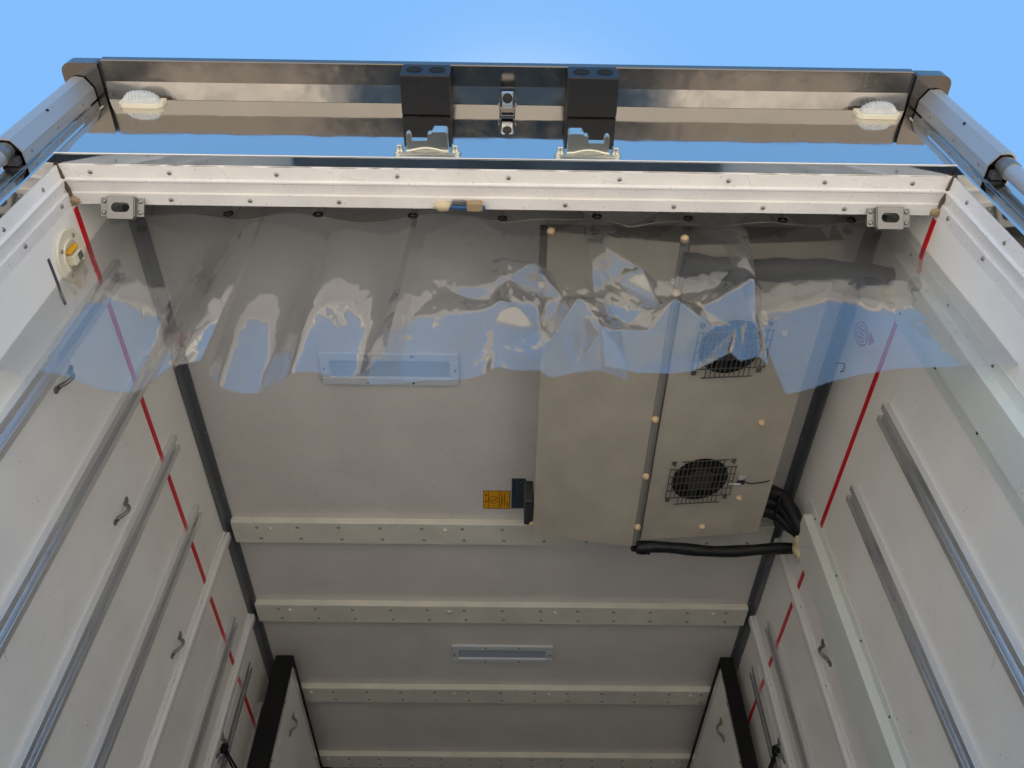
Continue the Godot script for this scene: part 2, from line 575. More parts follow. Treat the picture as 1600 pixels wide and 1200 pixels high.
# ---------------------------------------------------------------- the truck box
func build_box() -> Node3D:
	var t := thing("truck_box", "white insulated truck cargo box with steel rear frame, doors open", "truck", W(0, FLOOR_Y - 0.18, ZR))
	var ys := FLOOR_Y
	var L := (ZR - 0.03) - ZF
	# side walls (inner face at HW), ceiling, floor, front wall; all with thickness
	for s in [-1.0, 1.0]:
		var m := MB.new()
		m.box(W(s * (HW + 0.045), (CEIL + 0.1 + ys) / 2 - 0.05, (ZI + ZF) / 2 - 0.02), Vector3(0.09, CEIL + 0.1 - ys + 0.1, ZI - ZF + 0.04))
		var wl := part("wall", m, mats.wall_panel, t)
		wl.set_meta("label", "inner wall with the round alarm panel" if s < 0 else "inner wall with the white pipe covers")
		# red load line tape
		var tp := MB.new()
		tp.box(W(s * (HW - 0.0012), 1.837, (ZI - 0.012 + ZF) / 2), Vector3(0.0024, 0.019, ZI - 0.012 - ZF))
		part("load_line_tape", tp, mats.red_tape, t)
		# grey corner trim between wall and ceiling
		var tr := MB.new()
		var pr := [Vector2(0, 0), Vector2(0, -0.046), Vector2(0.006, -0.046), Vector2(0.0085, -0.034), Vector2(0.006, -0.030), Vector2(0.009, -0.014), Vector2(0.020, -0.008), Vector2(0.028, -0.006), Vector2(0.028, 0)]
		tr.prism(pr, W(s * (HW - 0.001), CEIL - 0.001, 0), Vector3(-s, 0, 0), Vector3.UP, Vector3.FORWARD, -ZI + 0.06, -ZF - 0.01, 20.0)
		var trm := part("corner_trim", tr, mats.trim_grey, t)
		var z := -1.2
		while z > -4.2:
			piece("rivet", rivet_mesh, mats.screw, trm, W(s * (HW - 0.0078), CEIL - 0.022, z), Vector3(-s, -0.15, 0))
			piece("rivet", rivet_mesh, mats.screw, trm, W(s * (HW - 0.024), CEIL - 0.0085, z - 0.11), Vector3(-s * 0.2, -1, 0))
			z -= 0.31
	var c := MB.new()
	c.box(W(0, CEIL + 0.05, (ZI + ZF) / 2), Vector3(2 * HW - 0.001, 0.1, ZI - ZF))
	part("ceiling", c, mats.ceiling_panel, t)
	var f := MB.new()
	f.box(W(0, ys - 0.07, (ZR + ZF) / 2), Vector3(2 * HW - 0.001, 0.14, ZR - ZF))
	part("floor", f, mats.deck, t)
	var fw := MB.new()
	fw.box(W(0, (CEIL + ys) / 2, ZF - 0.05), Vector3(2 * HW + 0.18, CEIL - ys + 0.3, 0.1))
	part("front_wall", fw, mats.wall_panel, t)
	var rf := MB.new()
	rf.box(W(0, CEIL + 0.11, (ZR - 0.02 + ZF) / 2), Vector3(2 * HW + 0.2, 0.02, ZR - 0.02 - ZF))
	part("roof", rf, mats.outer_skin, t)
	# crossbeams under the ceiling
	for zb in [-2.366, -2.872, -3.5, -4.126, -4.75, -5.4]:
		var b := MB.new()
		b.box(W(0, CEIL - 0.0145, zb - 0.059), Vector3(2 * (HW - 0.027), 0.029, 0.118), 0.003)
		var bm := part("crossbeam", b, mats.beam, t)
		if zb < -4.5:
			continue
		for i in 13:
			var x := -0.93 + 0.155 * i + rng.randf_range(-0.004, 0.004)
			piece("screw", dimple_mesh, mats.beam_screw, bm, W(x, CEIL - 0.029, zb - 0.028 + rng.randf_range(-0.002, 0.002)), Vector3.DOWN)
			piece("screw", dimple_mesh, mats.beam_screw, bm, W(x + 0.006, CEIL - 0.029, zb - 0.092 + rng.randf_range(-0.002, 0.002)), Vector3.DOWN)
		for x in [-0.88, -0.22, 0.22, 0.88]:
			piece("plug", knob_mesh, mats.beam, bm, W(x, CEIL - 0.021, zb - 0.036), Vector3.DOWN)
	# aluminium strip across the ceiling in front of the last beam seen
	var al := MB.new()
	al.box(W(0, CEIL - 0.008, -4.315), Vector3(2 * (HW - 0.03), 0.016, 0.10), 0.003)
	var alm := part("ceiling_strip", al, mats.aluminium, t)
	for i in 14:
		piece("screw", rivet_mesh, mats.dark_grey, alm, W(-0.94 + i * 0.145, CEIL - 0.016, -4.295), Vector3.DOWN)
	# ---- rear frame: profile (outward offset, z) shared by header and jambs
	var white := [Vector2(0.0, ZI), Vector2(0.0, -0.9085), Vector2(0.0065, -0.9075), Vector2(0.0045, -0.882), Vector2(0.002, -0.879), Vector2(0.002, -0.8755), Vector2(0.010, -0.873), Vector2(0.014, -0.8435), Vector2(0.05, -0.8435), Vector2(0.05, ZI)]
	var wh := MB.new()
	for e in white.size():
		var p: Vector2 = white[e]
		var q: Vector2 = white[(e + 1) % white.size()]
		# header strip, mitred against the jambs
		wh.quad(W(-HW - p.x, YH + p.x, p.y), W(HW + p.x, YH + p.x, p.y), W(HW + q.x, YH + q.x, q.y), W(-HW - q.x, YH + q.x, q.y), Vector3(0, -absf(q.y - p.y), (p.x - q.x) * -signf(q.y - p.y)) if p.x < 0.03 else Vector3.UP)
	var hd := part("header_moulding", wh, mats.moulding, t)
	for s in [-1.0, 1.0]:
		var jm := MB.new()
		for e in white.size():
			var p: Vector2 = white[e]
			var q: Vector2 = white[(e + 1) % white.size()]
			jm.quad(W(s * (HW + p.x), YH + p.x, p.y), W(s * (HW + p.x), ys, p.y), W(s * (HW + q.x), ys, q.y), W(s * (HW + q.x), YH + q.x, q.y), Vector3(-s * absf(q.y - p.y), 0, (p.x - q.x) * -signf(q.y - p.y)) if p.x < 0.03 else Vector3(s, 0, 0))
		var jb := part("jamb_moulding", jm, mats.moulding, t)
		for y in [1.783, 1.595, 1.38, 1.15, 0.9]:
			piece("screw", screw_mesh, mats.screw, jb, W(s * HW, y, -0.918), Vector3(-s, 0, 0), y * 9.0)
			piece("screw", screw_mesh, mats.screw, jb, W(s * (HW + 0.0125), y - 0.03, -0.862), Vector3(-s, 0, 0.1), y * 5.0)
		# dirty sealant lump in the mitred corner
		var sl := MB.new()
		lump(sl, W(s * (HW - 0.005), YH - 0.002, -0.928), Vector3(0.014, 0.008, 0.011), 77, 0.35)
		part("sealant", sl, mats.sealant, t)
		var sd := MB.new()
		var pth := []
		for k in 9:
			var q2 := k / 8.0
			pth.append(W(s * (HW - 0.002 + 0.017 * q2) + rng.randf_range(-0.0015, 0.0015), YH - 0.0005 + 0.016 * q2, lerpf(-0.915, -0.838, q2)))
		sd.tube(pth, [0.006, 0.0045, 0.006, 0.004, 0.0055, 0.004, 0.005, 0.0038, 0.003], 7)
		part("sealant_bead", sd, mats.sealant_dirt, t)
	for x in [-0.99, -0.803, -0.549, -0.262, 0.003, 0.268, 0.528, 0.759, 0.97]:
		piece("screw", screw_mesh, mats.screw, hd, W(x, YH + 0.0120, -0.860), Vector3(0, -1, 0.12), x * 7.0)
	for x in [-0.81, -0.62, -0.406, 0.141, 0.404, 0.621, 0.819]:
		piece("screw", screw_mesh, mats.screw, hd, W(x, YH, -0.923), Vector3.DOWN, x * 5.0)
	var gb := MB.new()
	var gp := []
	var gr_ := []
	for k in 81:
		gp.append(W(lerpf(-HW, HW, k / 80.0), YH + 0.0165, -0.8445 + rng.randf_range(-0.0006, 0.0006)))
		gr_.append(rng.randf_range(0.0008, 0.0019))
	gb.tube(gp, gr_, 6)
	part("joint_sealant", gb, mats.sealant_dirt, t)
	# bulkhead above the header, inside
	var ib := MB.new()
	ib.box(W(0, (YH + 0.05 + CEIL + 0.09) / 2, (ZI - 0.8435) / 2), Vector3(2 * HW + 0.1, CEIL + 0.09 - YH - 0.05, ZI + 0.8435 - 0.002 if false else 0.0915))
	part("header_core", ib, mats.ceiling_panel, t)
	# steel header: rear face and the return under it
	var y0 := 1.86
	var yc := 2.213
	var sx := HW + 0.0155
	var h := MB.new()
	h.box(W(0, (y0 + yc) / 2, ZR - 0.012), Vector3(2 * (HW + 0.13), yc - y0, 0.024))
	var sh := part("steel_header", h, mats.steel_mirror, t)
	var lipm := MB.new()   # rolled lower lip that catches the light
	lipm.tube([W(-sx - 0.004, y0 + 0.001, ZR + 0.0005), W(0, y0 + 0.001, ZR + 0.0005), W(sx + 0.004, y0 + 0.001, ZR + 0.0005)], 0.003, 10)
	part("lower_lip", lipm, mats.aluminium_bright, sh)
	var un := MB.new()
	un.box(W(0, y0 + 0.006, (ZR - 0.0245 - 0.845) / 2), Vector3(2 * sx + 0.05, 0.010, 0.012))
	un.quad(W(-sx, y0 + 0.0003, ZR - 0.0005), W(sx, y0 + 0.0003, ZR - 0.0005), W(sx, y0 - 0.004, -0.846), W(-sx, y0 - 0.004, -0.846), Vector3.DOWN)
	part("header_return", un, mats.steel_mirror, t)
	# side frames
	for s in [-1.0, 1.0]:
		var k := MB.new()
		var prof := [Vector2(sx, ZR), Vector2(sx + 0.003, ZR + 0.003), Vector2(sx + 0.012, ZR + 0.003), Vector2(sx + 0.014, ZR + 0.001), Vector2(sx + 0.026, ZR + 0.001), Vector2(sx + 0.028, ZR - 0.004), Vector2(sx + 0.032, ZR - 0.004), Vector2(sx + 0.034, ZR + 0.003), Vector2(HW + 0.135, ZR + 0.003), Vector2(HW + 0.14, ZR - 0.002), Vector2(HW + 0.14, ZR - 0.11), Vector2(HW + 0.09, ZR - 0.11), Vector2(HW + 0.09, -0.8455), Vector2(sx + 0.001, -0.8455)]
		k.prism(prof, W(0, 0, 0), Vector3(s, 0, 0), Vector3(0, 0, 1), Vector3.UP, ys - 0.18, y0 + 0.30)
		var sf := part("steel_side_frame", k, mats.steel_mirror, t)
		for y in [2.07, 1.93, 1.80, 1.66, 1.5, 1.3]:
			piece("screw", rivet_mesh, mats.steel_dull, sf, W(s * (sx + 0.020), y, ZR + 0.001), Vector3(0, 0, 1))
		var ou := MB.new()
		ou.box(W(s * (HW + 0.1), (CEIL + 0.1 + ys - 0.1) / 2, (ZR - 0.115 + ZF) / 2), Vector3(0.02, CEIL + 0.2 - ys, ZR - 0.115 - ZF))
		part("outer_skin", ou, mats.outer_skin, t)
	# drip visor: crease, facet rising to a bend, flat facet, rolled lip
	var vz := MB.new()
	var vp := [Vector2(ZR - 0.004, yc), Vector2(ZR + 0.0445, yc + 0.010), Vector2(ZR + 0.0975, yc + 0.011), Vector2(ZR + 0.1, yc + 0.0125), Vector2(ZR + 0.1005, yc + 0.034), Vector2(ZR - 0.004, yc + 0.036)]
	vz.prism(vp, W(0, 0, 0), Vector3(0, 0, 1), Vector3.UP, Vector3.RIGHT, -1.072, 1.072)
	var vs := part("visor", vz, mats.steel_dirty, t)
	var vf := MB.new()   # the brighter folded strip along the crease
	vf.prism([Vector2(ZR + 0.0005, yc - 0.0004), Vector2(ZR + 0.0445, yc + 0.0092), Vector2(ZR + 0.0448, yc + 0.0100), Vector2(ZR + 0.0005, yc + 0.0006)], W(0, 0, 0), Vector3(0, 0, 1), Vector3.UP, Vector3.RIGHT, -1.0715, 1.0715)
	part("folded_strip", vf, mats.steel_satin, vs)
	for s in [-1.0, 1.0]:
		var cp := MB.new()   # rounded corner cap, a step lower than the visor
		var pl := [Vector2(1.077, ZR - 0.03), Vector2(1.077, ZR + 0.092), Vector2(1.082, ZR + 0.096)]
		for k in 9:
			var a := deg_to_rad(90.0 - 90.0 * k / 8.0)
			pl.append(Vector2(1.146 + 0.028 * cos(a), ZR + 0.068 + 0.028 * sin(a)))
		pl.append(Vector2(1.174, ZR - 0.03))
		cp.prism(pl, W(0, 0, 0), Vector3(s, 0, 0), Vector3(0, 0, 1), Vector3.UP, yc - 0.003, yc + 0.036, 30.0)
		var gap := MB.new()
		gap.box(W(s * 1.0745, yc + 0.022, ZR + 0.035), Vector3(0.0048, 0.024, 0.12))
		part("joint", gap, mats.dark_grey, vs)
		part("visor_corner_cap", cp, mats.steel_dirty, vs)
	return t

# an uneven blob
func lump(m: MB, c: Vector3, r: Vector3, seed_: int, rough: float):
	var f := FastNoiseLite.new()
	f.seed = seed_
	f.frequency = 1.7
	var nr := 14
	var nc := 20
	var P := []
	for i in nr + 1:
		var row := []
		for j in nc + 1:
			var th := PI * i / nr
			var ph := TAU * (j % nc) / nc
			var d := Vector3(sin(th) * cos(ph), cos(th), sin(th) * sin(ph))
			var k := 1.0 + rough * f.get_noise_3d(d.x * 2 + c.x * 9, d.y * 2, d.z * 2 + c.z * 7) * 2.0
			row.append(c + d * r * k)
		P.append(row)
	for i in nr:
		for j in nc:
			var a: Vector3 = P[i][j]
			var b: Vector3 = P[i][j + 1]
			var d2: Vector3 = P[i + 1][j + 1]
			var e: Vector3 = P[i + 1][j]
			var na := ((a - c) / (r * r)).normalized()
			var nb := ((b - c) / (r * r)).normalized()
			var nd := ((d2 - c) / (r * r)).normalized()
			var ne := ((e - c) / (r * r)).normalized()
			m.tri(a, b, d2, na, nb, nd)
			m.tri(a, d2, e, na, nd, ne)

# ---------------------------------------------------------------- things on the rear frame
func hinge_cover(s: float):
	var nm := "alarm panel" if s < 0 else "pipe cover"
	var t := thing("hinge_cover", "rounded aluminium hinge cover on rear frame, side of the %s wall" % nm, "hinge cover", W(s * 1.12, 1.735, ZR), "hinge covers on the rear frame")
	var m := MB.new()
	var outer := [Vector2(1.100, ZR + 0.0035), Vector2(1.100, -0.788), Vector2(1.103, -0.784)]
	outer.append(Vector2(1.1195, -0.7595))
	for k in 8:
		var a := deg_to_rad(112.0 - 122.0 * k / 7.0)
		outer.append(Vector2(1.138 + 0.0255 * cos(a), -0.783 + 0.0255 * sin(a)))
	outer.append(Vector2(1.163, ZR + 0.0035))
	var inner := []
	for p in outer:
		var q: Vector2 = p
		inner.append(Vector2(1.1315 + (q.x - 1.1315) * 0.90, ZR + 0.0035 + (q.y - ZR - 0.0035) * 0.93))
	var ring := outer.duplicate()
	inner.reverse()
	ring.append_array(inner)
	m.prism(ring, W(0, 0, 0), Vector3(s, 0, 0), Vector3(0, 0, 1), Vector3.UP, 1.795, 2.205, 30.0)
	var cv := part("cover", m, mats.hinge_alu, t)
	for y in [2.12, 1.97, 1.83]:
		piece("screw", rivet_mesh, mats.steel_dull, cv, W(s * 1.100, y, -0.801), Vector3(-s, 0, 0))
	piece("hole", rivet_mesh, mats.hole, cv, W(s * 1.1165, 1.98, -0.7632), Vector3(-s * 0.5, 0, 0.85))
	# hinge tube below, with its knuckle and bracket
	var tb := MB.new()
	tb.tube([W(s * 1.139, 1.80, -0.787), W(s * 1.139, 1.4, -0.787), W(s * 1.139, 0.6, -0.787)], 0.0185, 18)
	part("hinge_tube", tb, mats.hinge_alu, t)
	var kb := MB.new()
	kb.tube([W(s * 1.139, 1.790, -0.787), W(s * 1.139, 1.760, -0.787)], 0.0215, 18)
	part("knuckle", kb, mats.steel_dull, t)
	var br := MB.new()
	br.box(W(s * 1.122, 1.785, -0.807), Vector3(0.026, 0.022, 0.018), 0.002)
	part("bracket", br, mats.dark_grey, t)

func bumper(x0: float, x1: float, label: String):
	var t := thing("rubber_bumper", label, "bumper", W((x0 + x1) / 2, 2.126, ZR), "rubber door bumpers under the visor")
	var m := MB.new()
	var zr := -0.7156
	m.box(W((x0 + x1) / 2, (2.126 + 2.214) / 2, (ZR + zr) / 2 + 0.0005), Vector3(x1 - x0, 0.088, zr - ZR - 0.001), 0.003)
	var b := part("block", m, mats.rubber, t)
	for k in [0.27, 0.73]:
		var hl := MB.new()
		hl.lathe([Vector2(0.021, 0.0), Vector2(0.021, 0.0012), Vector2(0.0185, 0.0012), Vector2(0.0175, 0.0002), Vector2(0.0, 0.0002)], W(lerpf(x0, x1, k), 2.17, zr), Vector3(0, 0, 1), 24, 20.0)
		part("bolt_hole", hl, mats.hole, b)

func keeper(xc: float, flip: float, label: String):
	var t := thing("lock_keeper", label, "latch keeper", W(xc, 1.872, ZR), "lock rod keepers on the steel header")
	var m := MB.new()
	# base plate with rounded ends
	var pl := []
	for k in 9:
		var a := deg_to_rad(-90.0 + 180.0 * k / 8.0)
		pl.append(Vector2(0.064 + 0.017 * cos(a), 0.0175 * sin(a)))
	for k in 9:
		var a := deg_to_rad(90.0 + 180.0 * k / 8.0)
		pl.append(Vector2(-0.064 + 0.017 * cos(a), 0.0175 * sin(a)))
	m.prism(pl, W(xc, 1.893, 0), Vector3.RIGHT, Vector3.UP, Vector3.BACK, ZR + 0.0005, ZR + 0.0075, 25.0)
	part("base_plate", m, mats.zinc, t)
	# cam cup, profile seen from below (x, out of the face)
	var c := MB.new()
	var pf := [Vector2(-0.048, 0.007), Vector2(-0.048, 0.047), Vector2(-0.045, 0.051), Vector2(-0.040, 0.051), Vector2(-0.037, 0.047), Vector2(-0.035, 0.034), Vector2(0.001, 0.034), Vector2(0.002, 0.047), Vector2(0.005, 0.051), Vector2(0.012, 0.051), Vector2(0.014, 0.055), Vector2(0.044, 0.056), Vector2(0.049, 0.052), Vector2(0.051, 0.007)]
	for i in pf.size():
		pf[i].x *= flip
	c.prism(pf, W(xc, 0, ZR), Vector3.RIGHT, Vector3.BACK, Vector3.UP, 1.882, 1.902, 30.0)
	var cup := part("cam_cup", c, mats.zinc, t)
	# raised arched rim along the lower edge of the cup
	var rm := MB.new()
	var pt := []
	for k in 13:
		var q := k / 12.0
		pt.append(W(xc + flip * lerpf(-0.05, 0.051, q), 1.881, ZR + 0.009 + 0.007 * sin(clampf((q - 0.1) / 0.75, 0, 1) * PI)))
	rm.tube(pt, 0.0028, 8)
	part("rim", rm, mats.zinc, cup)
	var hk := MB.new()   # thicker hooked block
	hk.box(W(xc + flip * 0.031, 1.905, ZR + 0.045), Vector3(0.036, 0.042, 0.020), 0.004)
	part("hook", hk, mats.zinc, cup)
	for sgn in [-1.0, 1.0]:
		var bo := MB.new()
		bo.lathe([Vector2(0.011, 0.0), Vector2(0.011, 0.0022), Vector2(0.0088, 0.0022), Vector2(0.0088, 0.0125), Vector2(0.0078, 0.0137), Vector2(0.0, 0.0137)], W(xc + sgn * 0.066, 1.893, ZR + 0.0075), Vector3.BACK, 8, 20.0)
		part("bolt", bo, mats.zinc, t)

func marker_lamp(xc: float, label: String):
	var t := thing("marker_lamp", label, "lamp", W(xc, 2.145, ZR), "clear marker lamps on the steel header")
	var hw := 0.057
	var b := MB.new()
	var pl := [Vector2(-hw, 0.008), Vector2(-hw + 0.012, -0.006), Vector2(hw - 0.012, -0.006), Vector2(hw, 0.008), Vector2(hw, 0.044), Vector2(-hw, 0.044)]
	b.prism(pl, W(xc, 2.152, 0), Vector3.RIGHT, Vector3.UP, Vector3.BACK, ZR + 0.0005, ZR + 0.011, 0.0)
	part("base", b, mats.cream, t)
	var rf := MB.new()
	rf.box(W(xc, 2.173, ZR + 0.013), Vector3(0.080, 0.028, 0.003), 0.001)
	part("reflector", rf, mats.reflector, t)
	var l := MB.new()   # ribbed lens: a row of ribs along x, each a rounded slice
	var n := 11
	for k in n:
		var x0 := -0.046 + 0.092 * k / n
		var x1 := x0 + 0.092 / n
		for sl in 2:
			var xa := lerpf(x0, x1, sl * 0.5)
			var xb := lerpf(x0, x1, sl * 0.5 + 0.5)
			var ha := 0.0295 * pow(maxf(0.02, 1.0 - pow(absf(xa) / 0.0475, 2.6)), 0.5)
			var hb := 0.0295 * pow(maxf(0.02, 1.0 - pow(absf(xb) / 0.0475, 2.6)), 0.5)
			ha *= 0.86 if sl == 0 else 1.0
			hb *= 1.0 if sl == 0 else 0.86
			var segs := 8
			for j in segs:
				var a0 := PI * j / segs
				var a1 := PI * (j + 1) / segs
				var P := func(x: float, hgt: float, a: float) -> Vector3:
					return W(xc + x, 2.1725 - 0.0185 * cos(a) * minf(1.0, 0.55 + hgt / 0.06), ZR + 0.011 + hgt * sin(a))
				l.quad(P.call(xa, ha, a0), P.call(xb, hb, a0), P.call(xb, hb, a1), P.call(xa, ha, a1), Vector3(0, -cos((a0 + a1) / 2), sin((a0 + a1) / 2)))
	part("lens", l, mats.clear_lens, t)

func rear_camera():
	var t := thing("rear_camera", "small silver rear view camera in a bracket under the visor", "camera", W(-0.002, 2.13, ZR))
	var u := MB.new()   # U bracket
	for s in [-1.0, 1.0]:
		u.box(W(-0.002 + s * 0.0195, 2.150, -0.797), Vector3(0.0022, 0.050, 0.045), 0.0006)
	u.box(W(-0.002, 2.150, ZR + 0.0025), Vector3(0.037, 0.046, 0.004), 0.0006)
	var bk := part("bracket", u, mats.steel_satin, t)
	for s in [-1.0, 1.0]:
		piece("screw", screw_mesh, mats.screw, bk, W(-0.002 + s * 0.0206, 2.148, -0.795), Vector3(s, 0, 0))
	var aim := Basis.looking_at(Vector3(0, 1.0, -0.34), Vector3(0, 0.34, 1.0))   # its -z points away from the lens side
	var body := MB.new()
	body.xf = Transform3D(aim, W(-0.002, 2.158, -0.786))
	body.box(Vector3.ZERO, Vector3(0.033, 0.042, 0.030), 0.003)
	var bd := part("body", body, mats.aluminium_bright, t)
	var ln := MB.new()
	ln.xf = Transform3D(aim, W(-0.002, 2.158, -0.786))
	ln.lathe([Vector2(0.0128, 0.0148), Vector2(0.0128, 0.0168), Vector2(0.0112, 0.0168), Vector2(0.0102, 0.0150), Vector2(0.0, 0.0158)], Vector3(0, 0.004, 0), Vector3(0, 0, 1), 22, 20.0)
	part("lens", ln, mats.black_plastic, bd)
	var lb := MB.new()
	lb.xf = Transform3D(aim, W(-0.002, 2.158, -0.786))
	for k in 7:
		lb.box(Vector3(-0.009 + k * 0.003, -0.0145, 0.0151), Vector3(0.0017, 0.0022, 0.0004))
	part("print", lb, mats.dark_grey, bd)

func pull_bracket(s: float, label: String):
	var t := thing("catch_bracket", label, "bracket", W(s * 0.925, 1.77, -0.945), "slotted steel brackets under the header")
	var zc := -0.910
	var piv := W(0, 1.826, -0.910)
	var tilt := Transform3D(Basis(Vector3.RIGHT, deg_to_rad(50.0)), Vector3.ZERO)
	tilt.origin = piv - tilt.basis * piv
	var xin := s * 0.925
	# slotted plate
	var m := MB.new()
	m.xf = tilt
	var hw := 0.031
	var o := []
	for k in [[1, -1], [1, 1], [-1, 1], [-1, -1]]:
		o.append(Vector2(k[0] * hw, k[1] * 0.0275))
	var slot := []
	for k in 9:
		var a := deg_to_rad(-90.0 + 180.0 * k / 8.0)
		slot.append(Vector2(0.011 + 0.011 * cos(a), 0.0115 * sin(a)))
	for k in 9:
		var a := deg_to_rad(90.0 + 180.0 * k / 8.0)
		slot.append(Vector2(-0.011 + 0.011 * cos(a), 0.0115 * sin(a)))
	var c := W(xin, 1.7985, 0)
	for face in [zc, zc - 0.016]:
		# frame between the slot and the outline
		for i in slot.size():
			var p: Vector2 = slot[i]
			var q: Vector2 = slot[(i + 1) % slot.size()]
			var P := rim_point(p, hw, 0.0275)
			var Q := rim_point(q, hw, 0.0275)
			var nz := Vector3(0, 0, 1) if face == zc else Vector3(0, 0, -1)
			m.quad(c + Vector3(p.x, p.y, face), c + Vector3(q.x, q.y, face), c + Vector3(Q.x, Q.y, face), c + Vector3(P.x, P.y, face), nz)
			if signf(P.x) == signf(Q.x) and absf(absf(P.x) - hw) < 1e-5 and absf(absf(Q.x) - hw) > 1e-5 or (absf(absf(P.x) - hw) > 1e-5 and absf(absf(Q.x) - hw) < 1e-5):
				var K := Vector2(signf(P.x if absf(absf(P.x) - hw) < 1e-5 else Q.x) * hw, signf(P.y if absf(absf(P.y) - 0.0275) < 1e-5 else Q.y) * 0.0275)
				m.tri(c + Vector3(P.x, P.y, face), c + Vector3(K.x, K.y, face), c + Vector3(Q.x, Q.y, face), nz, nz, nz)
	for i in slot.size():
		var p: Vector2 = slot[i]
		var q: Vector2 = slot[(i + 1) % slot.size()]
		m.quad(c + Vector3(p.x, p.y, zc), c + Vector3(q.x, q.y, zc), c + Vector3(q.x, q.y, zc - 0.016), c + Vector3(p.x, p.y, zc - 0.016), Vector3(-p.x - q.x, -p.y - q.y, 0))
	for i in 4:
		var p: Vector2 = o[i]
		var q: Vector2 = o[(i + 1) % 4]
		m.quad(c + Vector3(p.x, p.y, zc), c + Vector3(q.x, q.y, zc), c + Vector3(q.x, q.y, zc - 0.016), c + Vector3(p.x, p.y, zc - 0.016), Vector3(p.x + q.x, p.y + q.y, 0))
	part("slotted_plate", m, mats.steel_dull, t)
	for e in [-1.0, 1.0]:
		var fl := MB.new()
		fl.xf = tilt
		fl.box(W(xin + e * 0.0425, 1.801, zc - 0.013), Vector3(0.019, 0.046, 0.004), 0.001)
		fl.box(W(xin + e * 0.0325, 1.800, zc - 0.008), Vector3(0.0025, 0.050, 0.014), 0.0008)
		var fp := part("flange", fl, mats.steel_dull, t)
		for y in [1.815, 1.788]:
			piece("screw", screw_mesh, mats.screw, fp, tilt * W(xin + e * 0.0435, y, zc - 0.011), tilt.basis * Vector3(0, 0, 1), y * 31.0)

func rim_point(p: Vector2, hw: float, hh: float) -> Vector2:
	var k := minf(hw / maxf(absf(p.x), 1e-6), hh / maxf(absf(p.y), 1e-6))
	return p * k

func door_catch():
	var t := thing("door_catch", "small brown catch with cream foam dab under the white header", "catch", W(-0.11, YH - 0.02, -0.925))
	var a := MB.new()
	lump(a, W(-0.155, YH - 0.008, -0.926), Vector3(0.019, 0.011, 0.012), 5, 0.22)
	part("foam_dab", a, mats.foam, t)
	var b := MB.new()
	b.box(W(-0.078, YH - 0.009, -0.924), Vector3(0.038, 0.018, 0.024), 0.003)
	part("block", b, mats.brown_block, t)
	var c := MB.new()
	c.tube([W(-0.14, YH - 0.006, -0.929), W(-0.11, YH - 0.008, -0.930), W(-0.052, YH - 0.009, -0.929)], 0.0055, 10)
	part("cable", c, mats.blue_plastic, t)
	var d := MB.new()
	d.box(W(-0.116, YH - 0.004, -0.918), Vector3(0.032, 0.007, 0.012), 0.001)
	part("plate", d, mats.steel_dull, t)

# ---------------------------------------------------------------- things on the walls
func lashing_rail(s: float, zc: float, top: float, label: String):
	var t := thing("lashing_rail", label, "rail", W(s * HW, FLOOR_Y, zc), "aluminium lashing rails on the walls")
	var prof := [Vector2(-0.031, 0), Vector2(-0.031, 0.0165), Vector2(-0.0302, 0.0175), Vector2(-0.0125, 0.0175), Vector2(-0.0117, 0.0165), Vector2(-0.0117, 0.0045), Vector2(0.0117, 0.0045), Vector2(0.0117, 0.0165), Vector2(0.0125, 0.0175), Vector2(0.0302, 0.0175), Vector2(0.031, 0.0165), Vector2(0.031, 0)]
	var m := MB.new()
	m.prism(prof, W(s * (HW - 0.0005), 0, zc), Vector3(0, 0, 1), Vector3(-s, 0, 0), Vector3.UP, FLOOR_Y, top)
	var r := part("track", m, mats.aluminium, t)
	var y := top - 0.05
	while y > 0.4:
		piece("rivet", rivet_mesh, mats.steel_dull, r, W(s * (HW - 0.005), y, zc - 0.0005), Vector3(-s, 0, 0))
		y -= 0.32

func wall_batten(s: float, zc: float, top: float, label: String):
	var t := thing("wall_batten", label, "batten", W(s * HW, FLOOR_Y, zc), "white battens on the walls")
	var prof := [Vector2(-0.037, 0), Vector2(-0.037, 0.003), Vector2(-0.024, 0.004), Vector2(-0.021, 0.016), Vector2(-0.018, 0.018), Vector2(0.008, 0.018), Vector2(0.012, 0.015), Vector2(0.016, 0.005), Vector2(0.022, 0.005), Vector2(0.023, 0.008), Vector2(0.027, 0.008), Vector2(0.028, 0.003), Vector2(0.034, 0.003), Vector2(0.034, 0)]
	var m := MB.new()
	m.prism(prof, W(s * (HW - 0.0005), 0, zc), Vector3(0, 0, 1), Vector3(-s, 0, 0), Vector3.UP, FLOOR_Y, top)
	var r := part("strip", m, mats.batten, t)
	var y := top - 0.018
	while y > 0.5:
		piece("screw", rivet_mesh, mats.dark_grey, r, W(s * (HW - 0.0055), y, zc + 0.019), Vector3(-s, 0, 0))
		piece("screw", rivet_mesh, mats.dark_grey, r, W(s * (HW - 0.0035), y - 0.02, zc - 0.031), Vector3(-s, 0, 0))
		y -= 0.30

